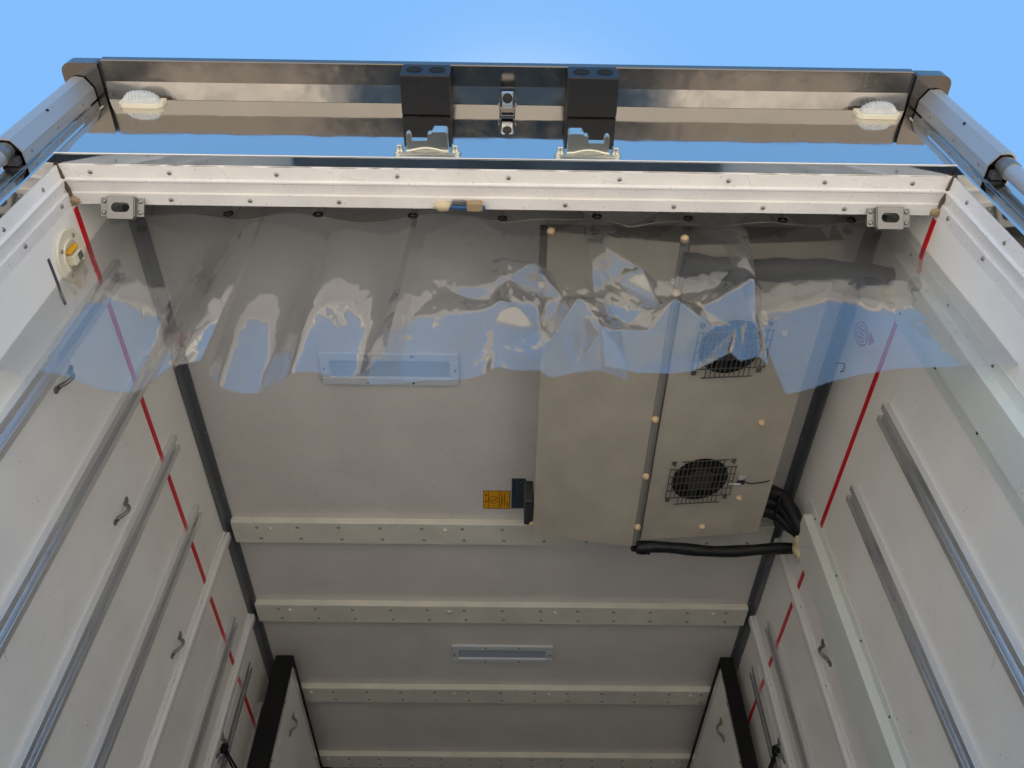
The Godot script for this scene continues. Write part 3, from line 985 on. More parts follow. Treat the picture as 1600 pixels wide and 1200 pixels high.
func tie_handle(s: float, yc: float, zc: float, label: String, face_x := -1.0, lean := 0.0):
	var x0 := HW if face_x < 0 else face_x
	var t := thing("lashing_eye", label, "lashing eye", W(s * x0, yc - 0.045, zc), "small steel lashing eyes")
	var m := MB.new()
	var pts := []
	var rr := []
	for k in 15:
		var q := k / 14.0
		var bow := sin(clampf((q - 0.16) / 0.68, 0, 1) * PI)
		pts.append(W(s * (x0 - 0.0035 - 0.021 * pow(bow, 0.75)), yc + lerpf(-0.036, 0.036, q), zc + lean * (q - 0.5) + 0.006 * bow))
		rr.append(lerpf(0.0062, 0.0052, bow))
	m.tube(pts, rr, 10, false, 0.8)
	var g := part("grip", m, mats.steel_dull, t)
	for e in [-1.0, 1.0]:
		var f := MB.new()
		f.lathe([Vector2(0.0095, 0), Vector2(0.009, 0.0028), Vector2(0.006, 0.0042), Vector2(0, 0.0046)], W(s * (x0 - 0.0006), yc + e * 0.041, zc + e * lean * 0.5), Vector3(-s, 0, 0), 12, 50.0)
		part("foot", f, mats.steel_dull, g)

func duct_cover(zr_: float, zf_: float, fl_r: float, fl_f: float, label: String):
	var t := thing("pipe_cover", label, "pipe cover", W(HW, FLOOR_Y, zr_), "white pipe covers on the wall")
	var prof := [Vector2(fl_r, 0), Vector2(fl_r, 0.003), Vector2(zr_, 0.003), Vector2(zr_ - 0.001, 0.0295), Vector2(zr_ - 0.0025, 0.031), Vector2(zf_ + 0.0025, 0.031), Vector2(zf_ + 0.001, 0.0295), Vector2(zf_, 0.003), Vector2(fl_f, 0.003), Vector2(fl_f, 0)]
	var m := MB.new()
	m.prism(prof, W(HW - 0.0005, 0, 0), Vector3(0, 0, 1), Vector3(-1, 0, 0), Vector3.UP, FLOOR_Y, 1.915)
	m.box(W(HW - 0.003, 1.935, (fl_r + zr_) / 2 - 0.012), Vector3(0.003, 0.044, absf(fl_r - zr_) + 0.03), 0.0008)
	var c := part("cover", m, mats.duct, t)
	var y := 1.88
	while y > 0.5:
		piece("screw", rivet_mesh, mats.dark_grey, c, W(HW - 0.0035, y, (fl_r + zr_) / 2), Vector3(-1, 0, 0))
		piece("screw", rivet_mesh, mats.dark_grey, c, W(HW - 0.0035, y - 0.05, (fl_f + zf_) / 2), Vector3(-1, 0, 0))
		y -= 0.235
	var f := MB.new()   # foam plug at the mouth
	lump(f, W(HW - 0.022, 1.903, zf_ + 0.030), Vector3(0.020, 0.030, 0.034), 15, 0.32)
	lump(f, W(HW - 0.026, 1.868, zf_ + 0.006), Vector3(0.018, 0.034, 0.022), 25, 0.32)
	part("foam_plug", f, mats.foam, t)

func alarm_panel():
	var c := W(-HW, 1.745, -1.028)
	var t := thing("alarm_panel", "round cream wall panel with alarm switch and yellow lever beside curtain", "alarm panel", c - Vector3(0, 0.065, 0))
	var m := MB.new()
	m.lathe([Vector2(0.066, 0), Vector2(0.066, 0.004), Vector2(0.064, 0.0065), Vector2(0.060, 0.007), Vector2(0.057, 0.006), Vector2(0.041, 0.0065), Vector2(0.039, 0.009), Vector2(0.036, 0.009), Vector2(0.034, 0.003), Vector2(0.0, 0.003)], c + Vector3(0.0003, 0, 0), Vector3(1, 0, 0), 40, 35.0)
	var d := part("disc", m, mats.cream, t)
	for k in 4:
		var a := deg_to_rad(40.0 + 90.0 * k)
		piece("screw", screw_mesh, mats.screw, d, c + Vector3(0.006, sin(a) * 0.049, cos(a) * 0.049), Vector3(1, 0, 0), a)
	var b := MB.new()
	b.box(c + Vector3(0.0125, -0.002, -0.002), Vector3(0.020, 0.042, 0.026), 0.002)
	var sw := part("switch_box", b, mats.cream, t)
	var w := MB.new()
	w.box(c + Vector3(0.0235, 0.006, -0.002), Vector3(0.003, 0.020, 0.018), 0.001)
	part("window", w, mats.clear_switch, sw)
	var l := MB.new()
	l.box(c + Vector3(0.013, -0.004, 0.020), Vector3(0.014, 0.044, 0.008), 0.002)
	part("lever", l, mats.yellow, t)
	var g := MB.new()
	g.tube([c + Vector3(0.004, 0.022, -0.018), c + Vector3(0.018, 0.022, -0.018)], 0.006, 10)
	part("button", g, mats.cream, t)

# ---------------------------------------------------------------- ceiling unit and ceiling things
func evaporator():
	var t := thing("evaporator_unit", "beige ceiling cooling unit with round fan behind wire grille", "cooling unit", W(0.5, 1.89, -1.65))
	var z0 := -1.075
	var z1 := -2.25
	# (x, y) of the folded underside
	var A0 := Vector2(0.105, 1.944)
	var A1 := Vector2(0.448, 1.893)
	var B0 := Vector2(0.476, 1.915)
	var B1 := Vector2(0.900, 1.953)
	var body := MB.new()
	body.prism([Vector2(A0.x + 0.006, CEIL - 0.0005), A0 + Vector2(0.006, 0.008), A1 + Vector2(0, 0.008), B0 + Vector2(0, 0.008), B1 + Vector2(-0.006, 0.008), Vector2(B1.x - 0.006, CEIL - 0.0005)], W(0, 0, 0), Vector3.RIGHT, Vector3.UP, Vector3.BACK, z1 + 0.006, z0 - 0.05)
	part("housing", body, mats.seam_grey, t)
	var pa := MB.new()
	pa.prism([A0 + Vector2(0, 0.10), A0, A1, A1 + Vector2(0.0, 0.004), A0 + Vector2(0.0045, 0.0045), A0 + Vector2(0.0045, 0.10)], W(0, 0, 0), Vector3.RIGHT, Vector3.UP, Vector3.BACK, z1, z0 + 0.02)
	part("side_panel", pa, mats.evaporator, t)
	var pb := MB.new()
	pb.prism([B0 + Vector2(0.0045, 0), B1, B1 + Vector2(0, 0.10), B1 + Vector2(-0.0045, 0.10), B1 + Vector2(-0.0045, 0.0045), B0 + Vector2(0.0045, 0.0045)], W(0, 0, 0), Vector3.RIGHT, Vector3.UP, Vector3.BACK, z1 + 0.01, z0)
	var fp := part("fan_panel", pb, mats.evaporator, t)
	var se := MB.new()
	se.prism([A1 + Vector2(0.001, 0.0005), A1 + Vector2(0.012, 0.0015), A1 + Vector2(0.014, 0.008), B0 + Vector2(0.0, 0.001), B0 + Vector2(0.0, 0.007), A1 + Vector2(0.001, 0.0075)], W(0, 0, 0), Vector3.RIGHT, Vector3.UP, Vector3.BACK, z1 + 0.004, z0 + 0.01)
	part("seam_strip", se, mats.seam_grey, t)
	var eg := MB.new()   # dark edge strip near the curtain and a dark flap by the labels
	eg.box(W(0.098, 1.955, -1.115), Vector3(0.020, 0.03, 0.135), 0.002)
	part("edge_strip", eg, mats.dark_grey, t)
	var fl := MB.new()
	fl.box(W(0.088, 2.02, -2.17), Vector3(0.030, 0.10, 0.125), 0.004)
	part("drain_bracket", fl, mats.dark_grey, t)
	var nb := (B1 - B0).normalized()
	var down := Vector3(nb.y, -nb.x, 0)
	var yB := func(x: float) -> float:
		return B0.y + (B1.y - B0.y) * (x - B0.x) / (B1.x - B0.x)
	var yA := func(x: float) -> float:
		return A0.y + (A1.y - A0.y) * (x - A0.x) / (A1.x - A0.x)
	for p in [[1191, 663], [1155, 780], [1097, 822], [1185, 457], [1226, 523], [1088, 470]]:
		var w := ony(p[0], p[1], 1.935)
		piece("nut_cap", knob_mesh, mats.ivory_knob, fp, Vector3(w.x, yB.call(w.x) + EYE, w.z), down)
	var sp: Node3D = t.get_node("seam_strip")
	for p in [[1021, 654], [1007, 743], [994, 822], [1052, 457], [1045, 372]]:
		var w := ony(p[0], p[1], 1.895)
		piece("nut_cap", knob_mesh, mats.ivory_knob, sp, Vector3(0.457, A1.y + EYE + 0.001, w.z), Vector3(0.1, -1, 0))
	var ap: Node3D = t.get_node("side_panel")
	for p in [[861, 362], [846, 447]]:
		var w := ony(p[0], p[1], 1.94)
		piece("nut_cap", knob_mesh, mats.ivory_knob, ap, Vector3(w.x, yA.call(w.x) + EYE, w.z), Vector3(0, -1, 0))
	piece("nut_cap", knob_mesh, mats.ivory_knob, ap, W(0.105, 1.975, -2.225), Vector3(-1, -0.2, 0))
	# two fans: throat, blades, hub, wire grille
	for fc in [ony(1093, 748, 1.932), ony(1142, 542, 1.932)]:
		var y: float = yB.call(fc.x) + EYE
		var ctr := Vector3(fc.x, y, fc.z)
		var th := MB.new()
		th.lathe([Vector2(0.094, 0.0), Vector2(0.094, 0.0022), Vector2(0.090, 0.0022), Vector2(0.089, 0.0008), Vector2(0.0, 0.0008)], ctr, down, 36, 20.0)
		var fn := part("fan", th, mats.hole, t)
		var hb := MB.new()
		hb.lathe([Vector2(0.045, 0.001), Vector2(0.045, 0.006), Vector2(0.042, 0.0085), Vector2(0.020, 0.009), Vector2(0.018, 0.0075), Vector2(0.0, 0.0075)], ctr, down, 28, 30.0)
		part("hub", hb, mats.hub_grey, fn)
		var bl := MB.new()
		for k in 5:
			var a := TAU * k / 5.0 + 0.4
			var X := Vector3(nb.x, nb.y, 0)
			var Z := Vector3(0, 0, 1)
			var pts := []
			for q in [[0.046, -0.25], [0.046, 0.35], [0.086, 0.55], [0.086, 0.05]]:
				pts.append(ctr + (X * cos(a + q[1]) + Z * sin(a + q[1])) * q[0] + down * (0.002 + 0.004 * (0.4 - q[1])))
			bl.quad(pts[0], pts[1], pts[2], pts[3], down)
		part("blades", bl, mats.black_plastic, fn)
		var gr := MB.new()
		var g0 := ctr + down * 0.013
		var X2 := Vector3(nb.x, nb.y, 0)
		for k in 16:
			var q := -0.109 + 0.0145 * k
			var lim := 0.098 if absf(q) < 0.078 else 0.066
			gr.xf = Transform3D(Basis(X2, -down, Vector3(0, 0, 1)), g0)
			gr.box(Vector3(q, 0, 0), Vector3(0.0027, 0.0022, 2 * lim))
		for k in 7:
			var q := -0.098 + 0.0327 * k
			var lim := 0.110 if absf(q) < 0.07 else 0.078
			gr.box(Vector3(0, -0.0024, q), Vector3(2 * lim, 0.0024, 0.0029))
		for sx in [-1.0, 1.0]:
			for sz in [-1.0, 1.0]:
				gr.box(Vector3(sx * 0.098, 0.006, sz * 0.085), Vector3(0.014, 0.003, 0.014))
				gr.box(Vector3(sx * 0.098, 0.002, sz * 0.078), Vector3(0.003, 0.010, 0.003))
		part("grille", gr, mats.wire, fn)
	# sensor clip and wire beside the first grille
	var sc := MB.new()
	var sw := ony(1157, 751, 1.94)
	sc.box(Vector3(sw.x, yB.call(sw.x) + EYE - 0.008, sw.z), Vector3(0.022, 0.012, 0.020), 0.002)
	var sen := part("sensor_clip", sc, mats.black_plastic, t)
	var sv := MB.new()
	sv.box(Vector3(sw.x, yB.call(sw.x) + EYE - 0.009, sw.z + 0.018), Vector3(0.024, 0.003, 0.022), 0.001)
	sv.tube([Vector3(sw.x - 0.04, sw.y - 0.012, sw.z - 0.004), Vector3(sw.x, sw.y - 0.012, sw.z - 0.004)], 0.0035, 8)
	part("probe", sv, mats.reflector, sen)
	var wr := MB.new()
	wr.tube([Vector3(sw.x, sw.y - 0.006, sw.z), Vector3(sw.x + 0.04, sw.y - 0.008, sw.z - 0.006), W(B1.x - 0.02, B1.y - 0.004, sw.z - 0.012), W(B1.x + 0.002, B1.y + 0.01, sw.z - 0.006)], 0.0022, 6)
	part("sensor_wire", wr, mats.black_plastic, sen)

func pipes():
	# insulated drain pipe along the far end of the unit, and the one near the curtain
	var t := thing("drain_pipe", "black insulated drain pipe along the cooling unit's far end", "pipe", W(0.46, 1.88, -2.27), "black insulated drain pipes")
	var m := MB.new()
	var pts := []
	var rr := []
	for k in 17:
		var q := k / 16.0
		pts.append(W(lerpf(0.468, 1.030, q), 1.912 - 0.012 * sin(q * PI) - 0.004 * q, -2.272 + 0.006 * sin(q * 9.0)))
		rr.append(0.0205 + 0.0012 * sin(q * 23.0))
	m.tube(pts, rr, 14)
	part("pipe", m, mats.rubber, t)
	var e := MB.new()
	e.tube([W(0.466, 1.908, -2.272), W(0.474, 1.908, -2.272), W(0.490, 1.907, -2.272), W(0.506, 1.907, -2.272)], [0.018, 0.0245, 0.0255, 0.0235], 14)
	e.box(W(0.462, 1.912, -2.262), Vector3(0.024, 0.034, 0.046), 0.005)
	part("elbow", e, mats.rubber, t)
	var b := MB.new()
	b.tube([W(0.508, 1.907, -2.272), W(0.515, 1.907, -2.272)], 0.0255, 14)
	part("clamp", b, mats.black_plastic, t)
	var t2 := thing("drain_pipe", "black wrapped drain pipe behind the clear curtain", "pipe", W(0.46, 1.88, -1.12), "black insulated drain pipes")
	var m2 := MB.new()
	var p2 := []
	var r2 := []
	for k in 21:
		var q := k / 20.0
		var w := ony(lerpf(1066, 1398, q), lerpf(414, 431, q) + 3.0 * sin(q * 7.0), 1.886)
		p2.append(w)
		r2.append(lerpf(0.034, 0.027, q) + 0.003 * sin(q * 31.0))
	m2.tube(p2, r2, 14)
	part("pipe", m2, mats.rubber, t2)
	# bundle of refrigerant hoses from the unit to the pipe cover
	var t3 := thing("hose_bundle", "thick black hoses bending from cooling unit to wall foam", "hose", W(0.9, 1.93, -2.17))
	for k in 3:
		var h := MB.new()
		var dz := -0.043 * k
		h.tube([W(0.86, 2.008 - 0.004 * k, -2.085 + dz), W(0.93, 2.006 - 0.006 * k, -2.085 + dz), W(0.965, 1.998 - 0.008 * k, -2.10 + dz * 0.9), W(1.000, 1.965 - 0.006 * k, -2.135 + dz * 0.7), W(1.022, 1.925, -2.165 + dz * 0.4), W(1.030, 1.905, -2.18 + dz * 0.3)], [0.024, 0.0245, 0.025, 0.025, 0.022, 0.018], 14)
		part("hose", h, mats.rubber, t3)
	var tp := MB.new()
	tp.box(W(0.948, 1.985, -2.125), Vector3(0.012, 0.05, 0.10), 0.004)
	part("tape_wrap", tp, mats.black_plastic, t3)

func ceiling_lamp(x0: float, x1: float, zr_: float, zf_: float, label: String):
	var t := thing("ceiling_lamp", label, "ceiling lamp", W((x0 + x1) / 2, CEIL - 0.012, (zr_ + zf_) / 2), "flat ceiling lamps")
	var c := W((x0 + x1) / 2, CEIL - 0.0005, (zr_ + zf_) / 2)
	var hx := (x1 - x0) / 2
	var hz := absf(zr_ - zf_) / 2
	var m := MB.new()
	# frame: four bevelled sides round the sunken lens
	var b := 0.032
	for e in [-1.0, 1.0]:
		m.box(c + Vector3(0, -0.006, e * (hz - b / 2)), Vector3(2 * hx, 0.012, b), 0.003)
		m.box(c + Vector3(e * (hx - b / 2), -0.0059, 0), Vector3(b, 0.0118, 2 * (hz - b)), 0.002)
	var f := part("frame", m, mats.lamp_frame, t)
	for p in [[-hx + 0.012, 0], [hx - 0.012, 0], [-hx * 0.33, hz - 0.011], [hx * 0.33, hz - 0.011], [-hx * 0.33, -hz + 0.011], [hx * 0.33, -hz + 0.011]]:
		piece("screw", rivet_mesh, mats.dark_grey, f, c + Vector3(p[0], -0.012, p[1]), Vector3.DOWN)
	var l := MB.new()
	l.box(c + Vector3(0, -0.0022, 0), Vector3(2 * (hx - b) + 0.002, 0.0044, 2 * (hz - b) + 0.002))
	part("lens", l, mats.lamp_lens, t)

func sticker(called: String, label: String, x0: float, x1: float, zr_: float, zf_: float, im: Image):
	var t := thing(called, label, "sticker", W((x0 + x1) / 2, CEIL - 0.0015, (zr_ + zf_) / 2))
	var m := MB.new()
	var y := CEIL - 0.0012
	var dn := Vector3.DOWN
	# picture upright: left edge x0, top edge nearer the door
	m.tri(W(x0, y, zr_), W(x1, y, zr_), W(x1, y, zf_), dn, dn, dn, Vector2(0, 0), Vector2(1, 0), Vector2(1, 1))
	m.tri(W(x0, y, zr_), W(x1, y, zf_), W(x0, y, zf_), dn, dn, dn, Vector2(0, 0), Vector2(1, 1), Vector2(0, 1))
	var s := StandardMaterial3D.new()
	s.resource_name = called
	s.albedo_texture = ImageTexture.create_from_image(im)
	s.roughness = 0.4
	part("print", m, s, t)

func yellow_print() -> Image:
	var im := Image.create(220, 212, false, Image.FORMAT_RGB8)
	var ink := Color(0.16, 0.08, 0.05)
	im.fill(Color(0.93, 0.66, 0.10))
	var bar := func(x, y, w, h): im.fill_rect(Rect2i(x, y, w, h), ink)
	bar.call(0, 0, 220, 5)
	bar.call(0, 207, 220, 5)
	bar.call(0, 0, 4, 212)
	bar.call(214, 0, 6, 212)
	bar.call(40, 0, 4, 212)
	bar.call(131, 0, 5, 212)
	bar.call(16, 44, 16, 16)
	bar.call(16, 116, 16, 18)
	for k in 60:   # small warning triangle
		im.set_pixel(12 + k % 20, 165 + (absi((k % 20) - 10)), ink)
	for k in 900:   # barred oval with a figure
		var a := TAU * k / 900.0
		for r in [0.92, 0.95, 0.98, 1.0]:
			im.set_pixel(int(84 + 38 * r * cos(a)), int(106 + 42 * r * sin(a)), ink)
	for k in 120:
		var q := k / 119.0
		for d in 4:
			im.set_pixel(int(lerpf(58, 112, q)), int(lerpf(128, 82, q)) + d, ink)
			im.set_pixel(int(lerpf(66, 90, q)), int(lerpf(92, 124, q)) + d, ink)
			im.set_pixel(int(lerpf(88, 104, q)), int(lerpf(118, 100, q)) + d, ink)
	var r2 := RandomNumberGenerator.new()
	r2.seed = 4
	for col in [[146, 40, 175], [168, 36, 180], [192, 130, 178]]:
		var y: int = col[1]
		while y < col[2]:
			var h := 4 + r2.randi() % 7
			bar.call(col[0] + r2.randi() % 4, y, 4 + r2.randi() % 10, h)
			bar.call(col[0] + r2.randi() % 8, y + h / 2, 3 + r2.randi() % 6, 2)
			y += h + 3
	return im

func navy_print() -> Image:
	var im := Image.create(112, 330, false, Image.FORMAT_RGB8)
	im.fill(Color(0.27, 0.30, 0.36))
	var ink := Color(0.10, 0.12, 0.17)
	var r2 := RandomNumberGenerator.new()
	r2.seed = 9
	for col in [10, 34, 60, 84]:
		var y: int = 14 if col in [10, 60] else 160
		while y < 310:
			var h := 5 + r2.randi() % 12
			im.fill_rect(Rect2i(col + r2.randi() % 4, y, 5 + r2.randi() % 12, h), ink)
			y += h + 4 + r2.randi() % 5
	im.fill_rect(Rect2i(66, 36, 9, 9), Color(0.7, 0.72, 0.75))
	return im

func wall_emblem():
	var t := thing("height_sticker", "faded red oval sticker with triangle on the wall behind curtain", "sticker", W(HW - 0.001, 1.94, -1.41))
	var m := MB.new()
	var c := W(HW - 0.0014, 1.995, -1.405)
	var nrm := Vector3(-1, 0, 0)
	# axes along the wall: the oval's long side follows the load line, the triangle points down at it
	var U := Vector3(0, 0.35, 0.94).normalized()
	var Vv := Vector3(0, -0.94, 0.35).normalized()
	for rr in [[1.0, 0.86], [0.72, 0.6]]:
		for k in 40:
			var a0 := TAU * k / 40
			var a1 := TAU * (k + 1) / 40
			var P := func(r: float, a: float) -> Vector3:
				return c + Vv * (cos(a) * 0.050 * r) + U * (sin(a) * 0.036 * r)
			m.quad(P.call(rr[0], a0), P.call(rr[0], a1), P.call(rr[1], a1), P.call(rr[1], a0), nrm)
	for k in [-0.012, 0.0, 0.012]:
		m.quad(c + U * (k - 0.003) - Vv * 0.022, c + U * (k + 0.003) - Vv * 0.022, c + U * (k + 0.003) + Vv * 0.020, c + U * (k - 0.003) + Vv * 0.020, nrm)
	m.tri(c + Vv * 0.055 - U * 0.022, c + Vv * 0.055 + U * 0.022, c + Vv * 0.092, nrm, nrm, nrm)
	part("print", m, mats.faded_red, t)

func partition(s: float, x_out: float, x_in: float, ytop: float, label: String):
	var t := thing("partition_panel", label, "partition panel", W(s * (x_out + x_in) / 2, FLOOR_Y, -3.2), "black edged partition panels")
	var z0 := -3.2
	var z1 := -4.45
	var xc := s * (x_out + x_in) / 2
	var th := x_out - x_in
	var cr := MB.new()
	cr.box(W(xc, (ytop + FLOOR_Y) / 2, (z0 + z1) / 2), Vector3(th - 0.012, ytop - FLOOR_Y - 0.02, z0 - z1 - 0.02))
	var f := MB.new()   # rubber frame round the edges
	f.box(W(xc, (ytop + FLOOR_Y) / 2, z0 - 0.015), Vector3(th, ytop - FLOOR_Y, 0.03), 0.006)
	f.box(W(xc, ytop - 0.0155, (z0 + z1) / 2), Vector3(th - 0.001, 0.03, z0 - z1 - 0.061), 0.006)
	f.box(W(xc, (ytop + FLOOR_Y) / 2, z1 + 0.015), Vector3(th, ytop - FLOOR_Y, 0.03), 0.006)
	part("board", cr, mats.wall_panel, t)
	part("rubber_edge", f, mats.strap, t)
	# light edging strip just inside the rubber on the face towards the gangway
	var e := MB.new()
	var xf := s * (x_in + 0.0045)
	e.box(W(xf, (ytop + FLOOR_Y) / 2 - 0.03, z0 - 0.043), Vector3(0.005, ytop - FLOOR_Y - 0.07, 0.024), 0.001)
	e.box(W(xf, ytop - 0.043, (z0 + z1) / 2), Vector3(0.0048, 0.024, z0 - z1 - 0.112), 0.001)
	var em := part("edging", e, mats.aluminium, t)
	for k in 8:
		piece("rivet", rivet_mesh, mats.dark_grey, em, W(s * (x_in + 0.002), ytop - 0.2 - k * 0.25, z0 - 0.043), Vector3(-s, 0, 0))

func tie_strap(s: float, zc: float, x_out: float, label: String):
	var t := thing("tie_strap", label, "strap", W(s * (HW - 0.02), 1.50, zc), "black straps holding the partition panels")
	var m := MB.new()
	for k in [0.0, 1.0]:
		var pts := []
		for i in 9:
			var q := i / 8.0
			pts.append(W(lerpf(s * (HW - 0.022), s * (x_out - 0.006), q), lerpf(1.555 - 0.012 * k, 1.525 - 0.02 * k, q) - 0.006 * sin(q * PI), lerpf(zc, -3.222, q)))
		m.tube(pts, 0.0055, 8, false, 0.5)
	part("webbing", m, mats.strap, t)
	var kn := MB.new()
	lump(kn, W(s * (HW - 0.022), 1.55, zc), Vector3(0.014, 0.018, 0.014), 91, 0.35)
	part("knot", kn, mats.strap, t)

# ---------------------------------------------------------------- the clear curtain
func poly_at(pl, q: float) -> Vector3:
	# pl: points with x rising in the picture; q from 0 to 1 along their length
	var tot := 0.0
	for i in pl.size() - 1:
		tot += (pl[i + 1] - pl[i]).length()
	var s := q * tot
	for i in pl.size() - 1:
		var l: float = (pl[i + 1] - pl[i]).length()
		if s <= l or i == pl.size() - 2:
			return pl[i].lerp(pl[i + 1], clampf(s / maxf(l, 1e-6), 0, 1))
		s -= l
	return pl[-1]

func smooth_line(pl) -> Array:
	var c := Curve3D.new()
	for i in pl.size():
		var a: Vector3 = pl[maxi(i - 1, 0)]
		var b: Vector3 = pl[mini(i + 1, pl.size() - 1)]
		var tan := (b - a) / 6.0
		c.add_point(pl[i], -tan, tan)
	c.bake_interval = 0.006
	var out := []
	for p in c.get_baked_points():
		out.append(p)
	return out

func curtain():
	var zt := -1.04
	var yb := 1.345
	var t := thing("strip_curtain", "clear wrinkled plastic strip curtain hanging behind the header", "curtain", W(0, yb, zt))
	# rail
	var rl := MB.new()
	rl.box(W(0, 2.088, zt), Vector3(2 * HW - 0.01, 0.022, 0.020), 0.003)
	part("curtain_rail", rl, mats.dark_grey, t)
	# hem: top edge straight, lower edge sagging between the eyelets
	var hemline := [[140, 338], [220, 337], [270, 341], [370, 346], [440, 335], [500, 345], [560, 350], [620, 350], [670, 341], [740, 334], [785, 352], [820, 352], [880, 346], [930, 338], [960, 350], [985, 362], [1030, 356], [1065, 347], [1090, 350], [1110, 355], [1200, 355], [1300, 352], [1360, 350], [1440, 350]]
	var low := []
	for p in hemline:
		low.append(onz(p[0], p[1], zt + 0.004))
	low[0].x = -HW + 0.006
	low[-1].x = HW - 0.006
	var nlow := smooth_line(low)
	var P := [[], [], [], []]
	for k in 161:
		var b := poly_at(nlow, k / 160.0)
		var dip := clampf((1.99 + EYE - b.y) / 0.06, -0.3, 1.0)
		for r in 4:
			var q := r / 3.0
			var top := Vector3(b.x, 2.045 + EYE, zt)
			if b.x > 0.19 and b.x < 0.42:
				top.y -= 0.085 * sin((b.x - 0.19) / 0.23 * PI)
			var w := top.lerp(b, q)
			w.z += 0.007 * sin(b.x * 21.0) * q + 0.01 * dip * q
			P[r].append(w)
	var hm := MB.new()
	hm.sheet(P, 0.0012, Vector3(0, 0, 1))
	var hem := part("hem", hm, mats.curtain_hem, t)
	var bead := MB.new()   # welded lower edge of the hem
	var bp := []
	for k in range(0, 161, 2):
		bp.append(P[3][k] + Vector3(0, 0, 0.001))
	bead.tube(bp, 0.0008, 6)
	part("weld_line", bead, mats.hub_light, hem)
	for p in [[214, 328], [357, 331], [497, 332], [645, 334], [785, 338], [933, 335], [1075, 338], [1223, 341], [1330, 341]]:
		var c := onz(p[0], p[1] + 3, zt + 0.020)
		var ring := []
		for k in 14:
			var a := TAU * k / 14
			ring.append(c + Vector3(cos(a) * 0.0105, sin(a) * 0.0105, 0))
		var e := MB.new()
		e.tube(ring, 0.0034, 8, true)
		var em := part("eyelet", e, mats.black_plastic, hem)
		var hk := MB.new()
		hk.tube([c + Vector3(0, 0.0, 0.006), c + Vector3(0, 0.012, 0.008), c + Vector3(0, 0.04, 0.003), Vector3(c.x, 2.080 + EYE, zt + 0.008)], 0.0018, 6)
		part("hook", hk, mats.screw, hem)
	# strips: top edge (pixel columns at the hem), lower edge (pixels on the plane y = yb), creases
	var strips := [
		{"top": [-1.044, -0.640], "bot": [[-52, 570], [0, 575], [60, 578], [100, 586], [140, 601], [175, 611], [205, 613], [225, 605], [245, 590], [270, 573], [290, 567], [312, 563]], "crease": [], "off": 0.0},
		{"top": [-0.655, -0.232], "bot": [[326, 588], [345, 605], [365, 614], [385, 617], [405, 615], [430, 603], [455, 586], [480, 582], [500, 585], [520, 591], [540, 592], [560, 588], [580, 576], [600, 559]], "crease": [], "off": 0.006},
		{"top": [-0.250, 0.250], "bot": [[571, 602], [590, 599], [620, 596], [660, 595], [700, 595], [730, 593], [755, 584], [775, 573], [800, 577], [840, 580], [855, 588], [872, 587], [900, 582], [930, 582], [960, 588], [981, 596]], "crease": [[640, 470, 0.0], [690, 430, 0.0], [720, 400, 0.006], [760, 395, 0.0], [735, 478, 0.016], [765, 455, 0.0], [795, 440, 0.014], [838, 428, 0.028], [862, 410, 0.0], [805, 490, 0.026], [842, 505, 0.004], [870, 520, 0.020], [880, 455, 0.004], [905, 475, 0.022], [915, 520, -0.004], [640, 540, 0.0], [700, 535, 0.004], [770, 540, 0.0], [840, 550, 0.008], [900, 560, 0.0], [937, 527, 0.024], [760, 505, 0.006]], "off": 0.0},
		{"top": [0.205, 0.640], "bot": [[944, 581], [980, 585], [1020, 586], [1060, 585], [1100, 580], [1140, 573], [1165, 567], [1185, 563], [1198, 575]], "crease": [[945, 395, 0.02], [965, 430, 0.0], [1000, 430, 0.024], [1025, 455, 0.0], [1052, 487, 0.030], [937, 527, 0.022], [985, 500, 0.004], [1020, 520, 0.016], [1000, 560, 0.0], [1060, 545, 0.0], [1110, 520, 0.012], [1135, 575, 0.020], [1170, 470, 0.026], [1120, 450, 0.0], [1095, 480, 0.006], [1168, 410, 0.010], [1150, 520, 0.004], [960, 560, 0.010]], "off": 0.007},
		{"top": [0.560, 1.044], "bot": [[1228, 614], [1260, 607], [1300, 595], [1340, 586], [1380, 578], [1420, 573], [1480, 571], [1540, 570], [1600, 568], [1652, 567]], "crease": [], "off": 0.0}]
	var fz := FastNoiseLite.new()
	fz.seed = 8
	fz.frequency = 1.0
	var si := 0
	for sd in strips:
		si += 1
		var bl := []
		for p in sd.bot:
			bl.append(ony(p[0], p[1], yb))
		bl = smooth_line(bl)
		var nu := 72
		var nv := 60
		# crease field
		var cp := PackedVector2Array()
		var cz := []
		for p in sd.crease:
			var w := onz(p[0], p[1], -1.03)
			cp.append(Vector2(w.x, w.y))
			cz.append(p[2] * 1.7)
		if si == 4:
			var cr := RandomNumberGenerator.new()
			cr.seed = 100 + si
			for k in 7:
				var w := onz(cr.randf_range(sd.bot[0][0] + 20, sd.bot[-1][0] - 10), cr.randf_range(390, 560), -1.03)
				cp.append(Vector2(w.x, w.y))
				cz.append(cr.randf_range(-0.002, 0.022))
		if cp.size() > 0:
			var xl: float = sd.top[0] - 0.06
			var xr: float = sd.top[1] + 0.06
			for k in 6:
				cp.append(Vector2(lerpf(xl, xr, k / 5.0), 1.92 + EYE))
				cz.append(0.0)
				cp.append(Vector2(lerpf(xl, xr, k / 5.0), yb - 0.02 + EYE))
				cz.append(0.0)
			for k in 3:
				cp.append(Vector2(xl, lerpf(1.85, 1.35, k / 2.0) + EYE))
				cz.append(0.0)
				cp.append(Vector2(xr, lerpf(1.85, 1.35, k / 2.0) + EYE))
				cz.append(0.0)
		var tris := Geometry2D.triangulate_delaunay(cp) if cp.size() > 2 else PackedInt32Array()
		var G := []
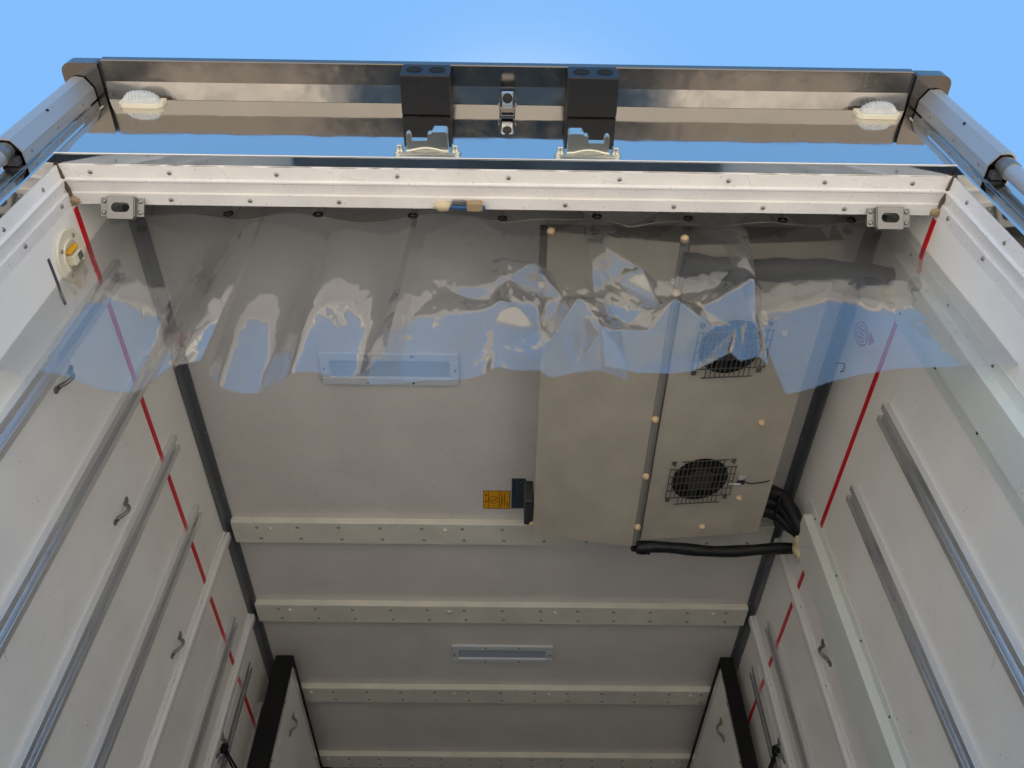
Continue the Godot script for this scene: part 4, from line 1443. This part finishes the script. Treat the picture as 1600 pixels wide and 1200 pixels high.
		for r in nv + 1:
			var v := r / float(nv)
			var row := []
			for c in nu + 1:
				var u := c / float(nu)
				var b := poly_at(bl, u)
				var top := Vector3(lerpf(sd.top[0], sd.top[1], u), 2.03 + EYE, zt)
				var w := Vector3(lerpf(top.x, b.x, v), lerpf(top.y, b.y, v), zt + (b.z - zt) * pow(v, 0.55))
				w.z += sd.off + 0.0035 * fz.get_noise_3d(w.x * 7.0, w.y * 4.0, si * 9.0) * (0.3 + v)
				w.z += 0.0012 * fz.get_noise_3d(w.x * 40.0, w.y * 40.0, si * 3.0) * (1.6 if cp.size() > 8 else 0.35)
				for k in range(0, tris.size(), 3):
					var pa := cp[tris[k]]
					var pb := cp[tris[k + 1]]
					var pc := cp[tris[k + 2]]
					var q := Vector2(w.x, w.y)
					var den := (pb - pa).cross(pc - pa)
					if absf(den) < 1e-9:
						continue
					var l1 := (q - pa).cross(pc - pa) / den
					var l2 := (pb - pa).cross(q - pa) / den
					if l1 >= 0 and l2 >= 0 and l1 + l2 <= 1:
						w.z += cz[tris[k]] * (1 - l1 - l2) + cz[tris[k + 1]] * l1 + cz[tris[k + 2]] * l2
						break
				row.append(w)
			G.append(row)
		var m := MB.new()
		m.sheet(G, 0.001, Vector3(0, 0, 1))
		for row in G:   # the film is doubled
			for c in row.size():
				row[c].z -= 0.003
		m.sheet(G, 0.001, Vector3(0, 0, 1))
		var st := part("strip", m, mats.curtain_film, t)
		if si == 5:   # pen mark on the last strip
			var pm := MB.new()
			var pp := []
			for p in [[1306, 568], [1313, 567], [1319, 568], [1320, 574], [1317, 578], [1313, 581], [1319, 580]]:
				var w := onz(p[0], p[1], -1.008)
				pp.append(w)
			pm.tube(pp, 0.0009, 6)
			part("pen_mark", pm, mats.ink, st)

# ---------------------------------------------------------------- everything
func _ready():
	rng.seed = 20
	set_up()
	make_materials()
	make_small()
	var g := MB.new()
	g.box(Vector3(0, -0.25, 0), Vector3(400, 0.5, 400))
	structure("ground", g, mats.asphalt)
	var ap := MB.new()   # pale concrete apron behind the truck
	ap.box(Vector3(0, 0.002, 11.0), Vector3(60, 0.008, 24.2))
	structure("pavement", ap, mats.concrete)
	build_box()
	hinge_cover(-1.0)
	hinge_cover(1.0)
	bumper(-0.277, -0.150, "black rubber bumper block under visor, on camera's alarm panel side")
	bumper(0.153, 0.283, "black rubber bumper block under visor, on camera's pipe cover side")
	keeper(-0.1915, 1.0, "zinc lock keeper below the bumper on the alarm panel side")
	keeper(0.192, -1.0, "zinc lock keeper below the bumper on the pipe cover side")
	marker_lamp(-0.967, "clear ribbed marker lamp at the header end above alarm panel wall")
	marker_lamp(0.983, "clear ribbed marker lamp at the header end above pipe cover wall")
	rear_camera()
	pull_bracket(-1.0, "slotted steel bracket under header by the round alarm panel")
	pull_bracket(1.0, "slotted steel bracket under header by the white pipe cover")
	door_catch()
	var nth := ["first", "second", "third", "fourth", "fifth", "sixth", "seventh"]
	var k := 0
	for z in [-1.177, -1.498, -1.809, -2.125, -2.755, -3.063, -3.375]:
		lashing_rail(-1.0, z, 1.93, "%s aluminium lashing rail from the door on the alarm panel wall" % nth[k])
		k += 1
	k = 0
	for r in [[-1.48, 1.73], [-1.798, 1.73], [-2.755, 1.93], [-3.063, 1.93], [-3.375, 1.93]]:
		lashing_rail(1.0, r[0], r[1], "%s aluminium lashing rail from the door on the pipe cover wall" % nth[k])
		k += 1
	wall_batten(-1.0, -2.43, 2.082, "white screwed batten under first crossbeam on the alarm panel wall")
	wall_batten(-1.0, -2.94, 2.082, "white screwed batten under second crossbeam on the alarm panel wall")
	wall_batten(1.0, -2.43, 2.082, "white screwed batten under first crossbeam on the pipe cover wall")
	wall_batten(1.0, -2.92, 2.082, "white screwed batten under second crossbeam on the pipe cover wall")
	duct_cover(-1.088, -1.19, -1.057, -1.254, "white pipe cover with foam plug on wall near the curtain")
	duct_cover(-2.10, -2.245, -2.07, -2.30, "white pipe cover with foam plug under the black hoses")
	tie_handle(-1.0, 1.54, -1.245, "steel lashing eye between first and second rails, alarm panel wall")
	tie_handle(-1.0, 1.55, -1.715, "steel lashing eye between second and third rails, alarm panel wall")
	tie_handle(-1.0, 1.55, -2.348, "steel lashing eye beside first white batten, alarm panel wall")
	tie_handle(-1.0, 1.56, -3.01, "steel lashing eye with black strap, alarm panel wall")
	tie_handle(1.0, 1.54, -2.343, "steel lashing eye beside first white batten, pipe cover wall")
	tie_handle(1.0, 1.55, -2.995, "steel lashing eye with black strap, pipe cover wall")
	alarm_panel()
	var gt := thing("tape_strip", "short dark grey tape strip on wall under the alarm panel", "tape", W(-HW, 1.65, -1.05))
	var gm := MB.new()
	gm.box(W(-HW + 0.001, 1.657, -1.048), Vector3(0.0018, 0.009, 0.123))
	part("tape", gm, mats.grey_tape, gt)
	evaporator()
	pipes()
	ceiling_lamp(-0.595, -0.148, -1.583, -1.713, "flat white ceiling lamp half hidden behind the clear curtain")
	ceiling_lamp(-0.222, 0.226, -3.181, -3.308, "flat white ceiling lamp between second and third crossbeams")
	sticker("warning_sticker", "yellow warning sticker with barred oval pictogram on the ceiling", -0.075, 0.025, -2.212, -2.309, yellow_print())
	sticker("data_sticker", "tall dark blue text sticker beside the yellow sticker", 0.029, 0.080, -2.147, -2.306, navy_print())
	wall_emblem()
	partition(-1.0, 0.985, 0.905, 2.07, "white partition panel with black rubber edge, alarm panel wall")
	partition(1.0, 1.015, 0.955, 2.08, "white partition panel with black rubber edge, pipe cover wall")
	tie_handle(-1.0, 1.87, -3.42, "steel lashing eye on the partition panel, alarm panel side", 0.908, 0.02)
	tie_handle(1.0, 1.85, -3.40, "steel lashing eye on the partition panel, pipe cover side", 0.958, 0.02)
	tie_strap(-1.0, -3.01, 0.985, "black strap from wall lashing eye to partition panel, alarm panel side")
	tie_strap(1.0, -2.995, 1.015, "black strap from wall lashing eye to partition panel, pipe cover side")
	curtain()
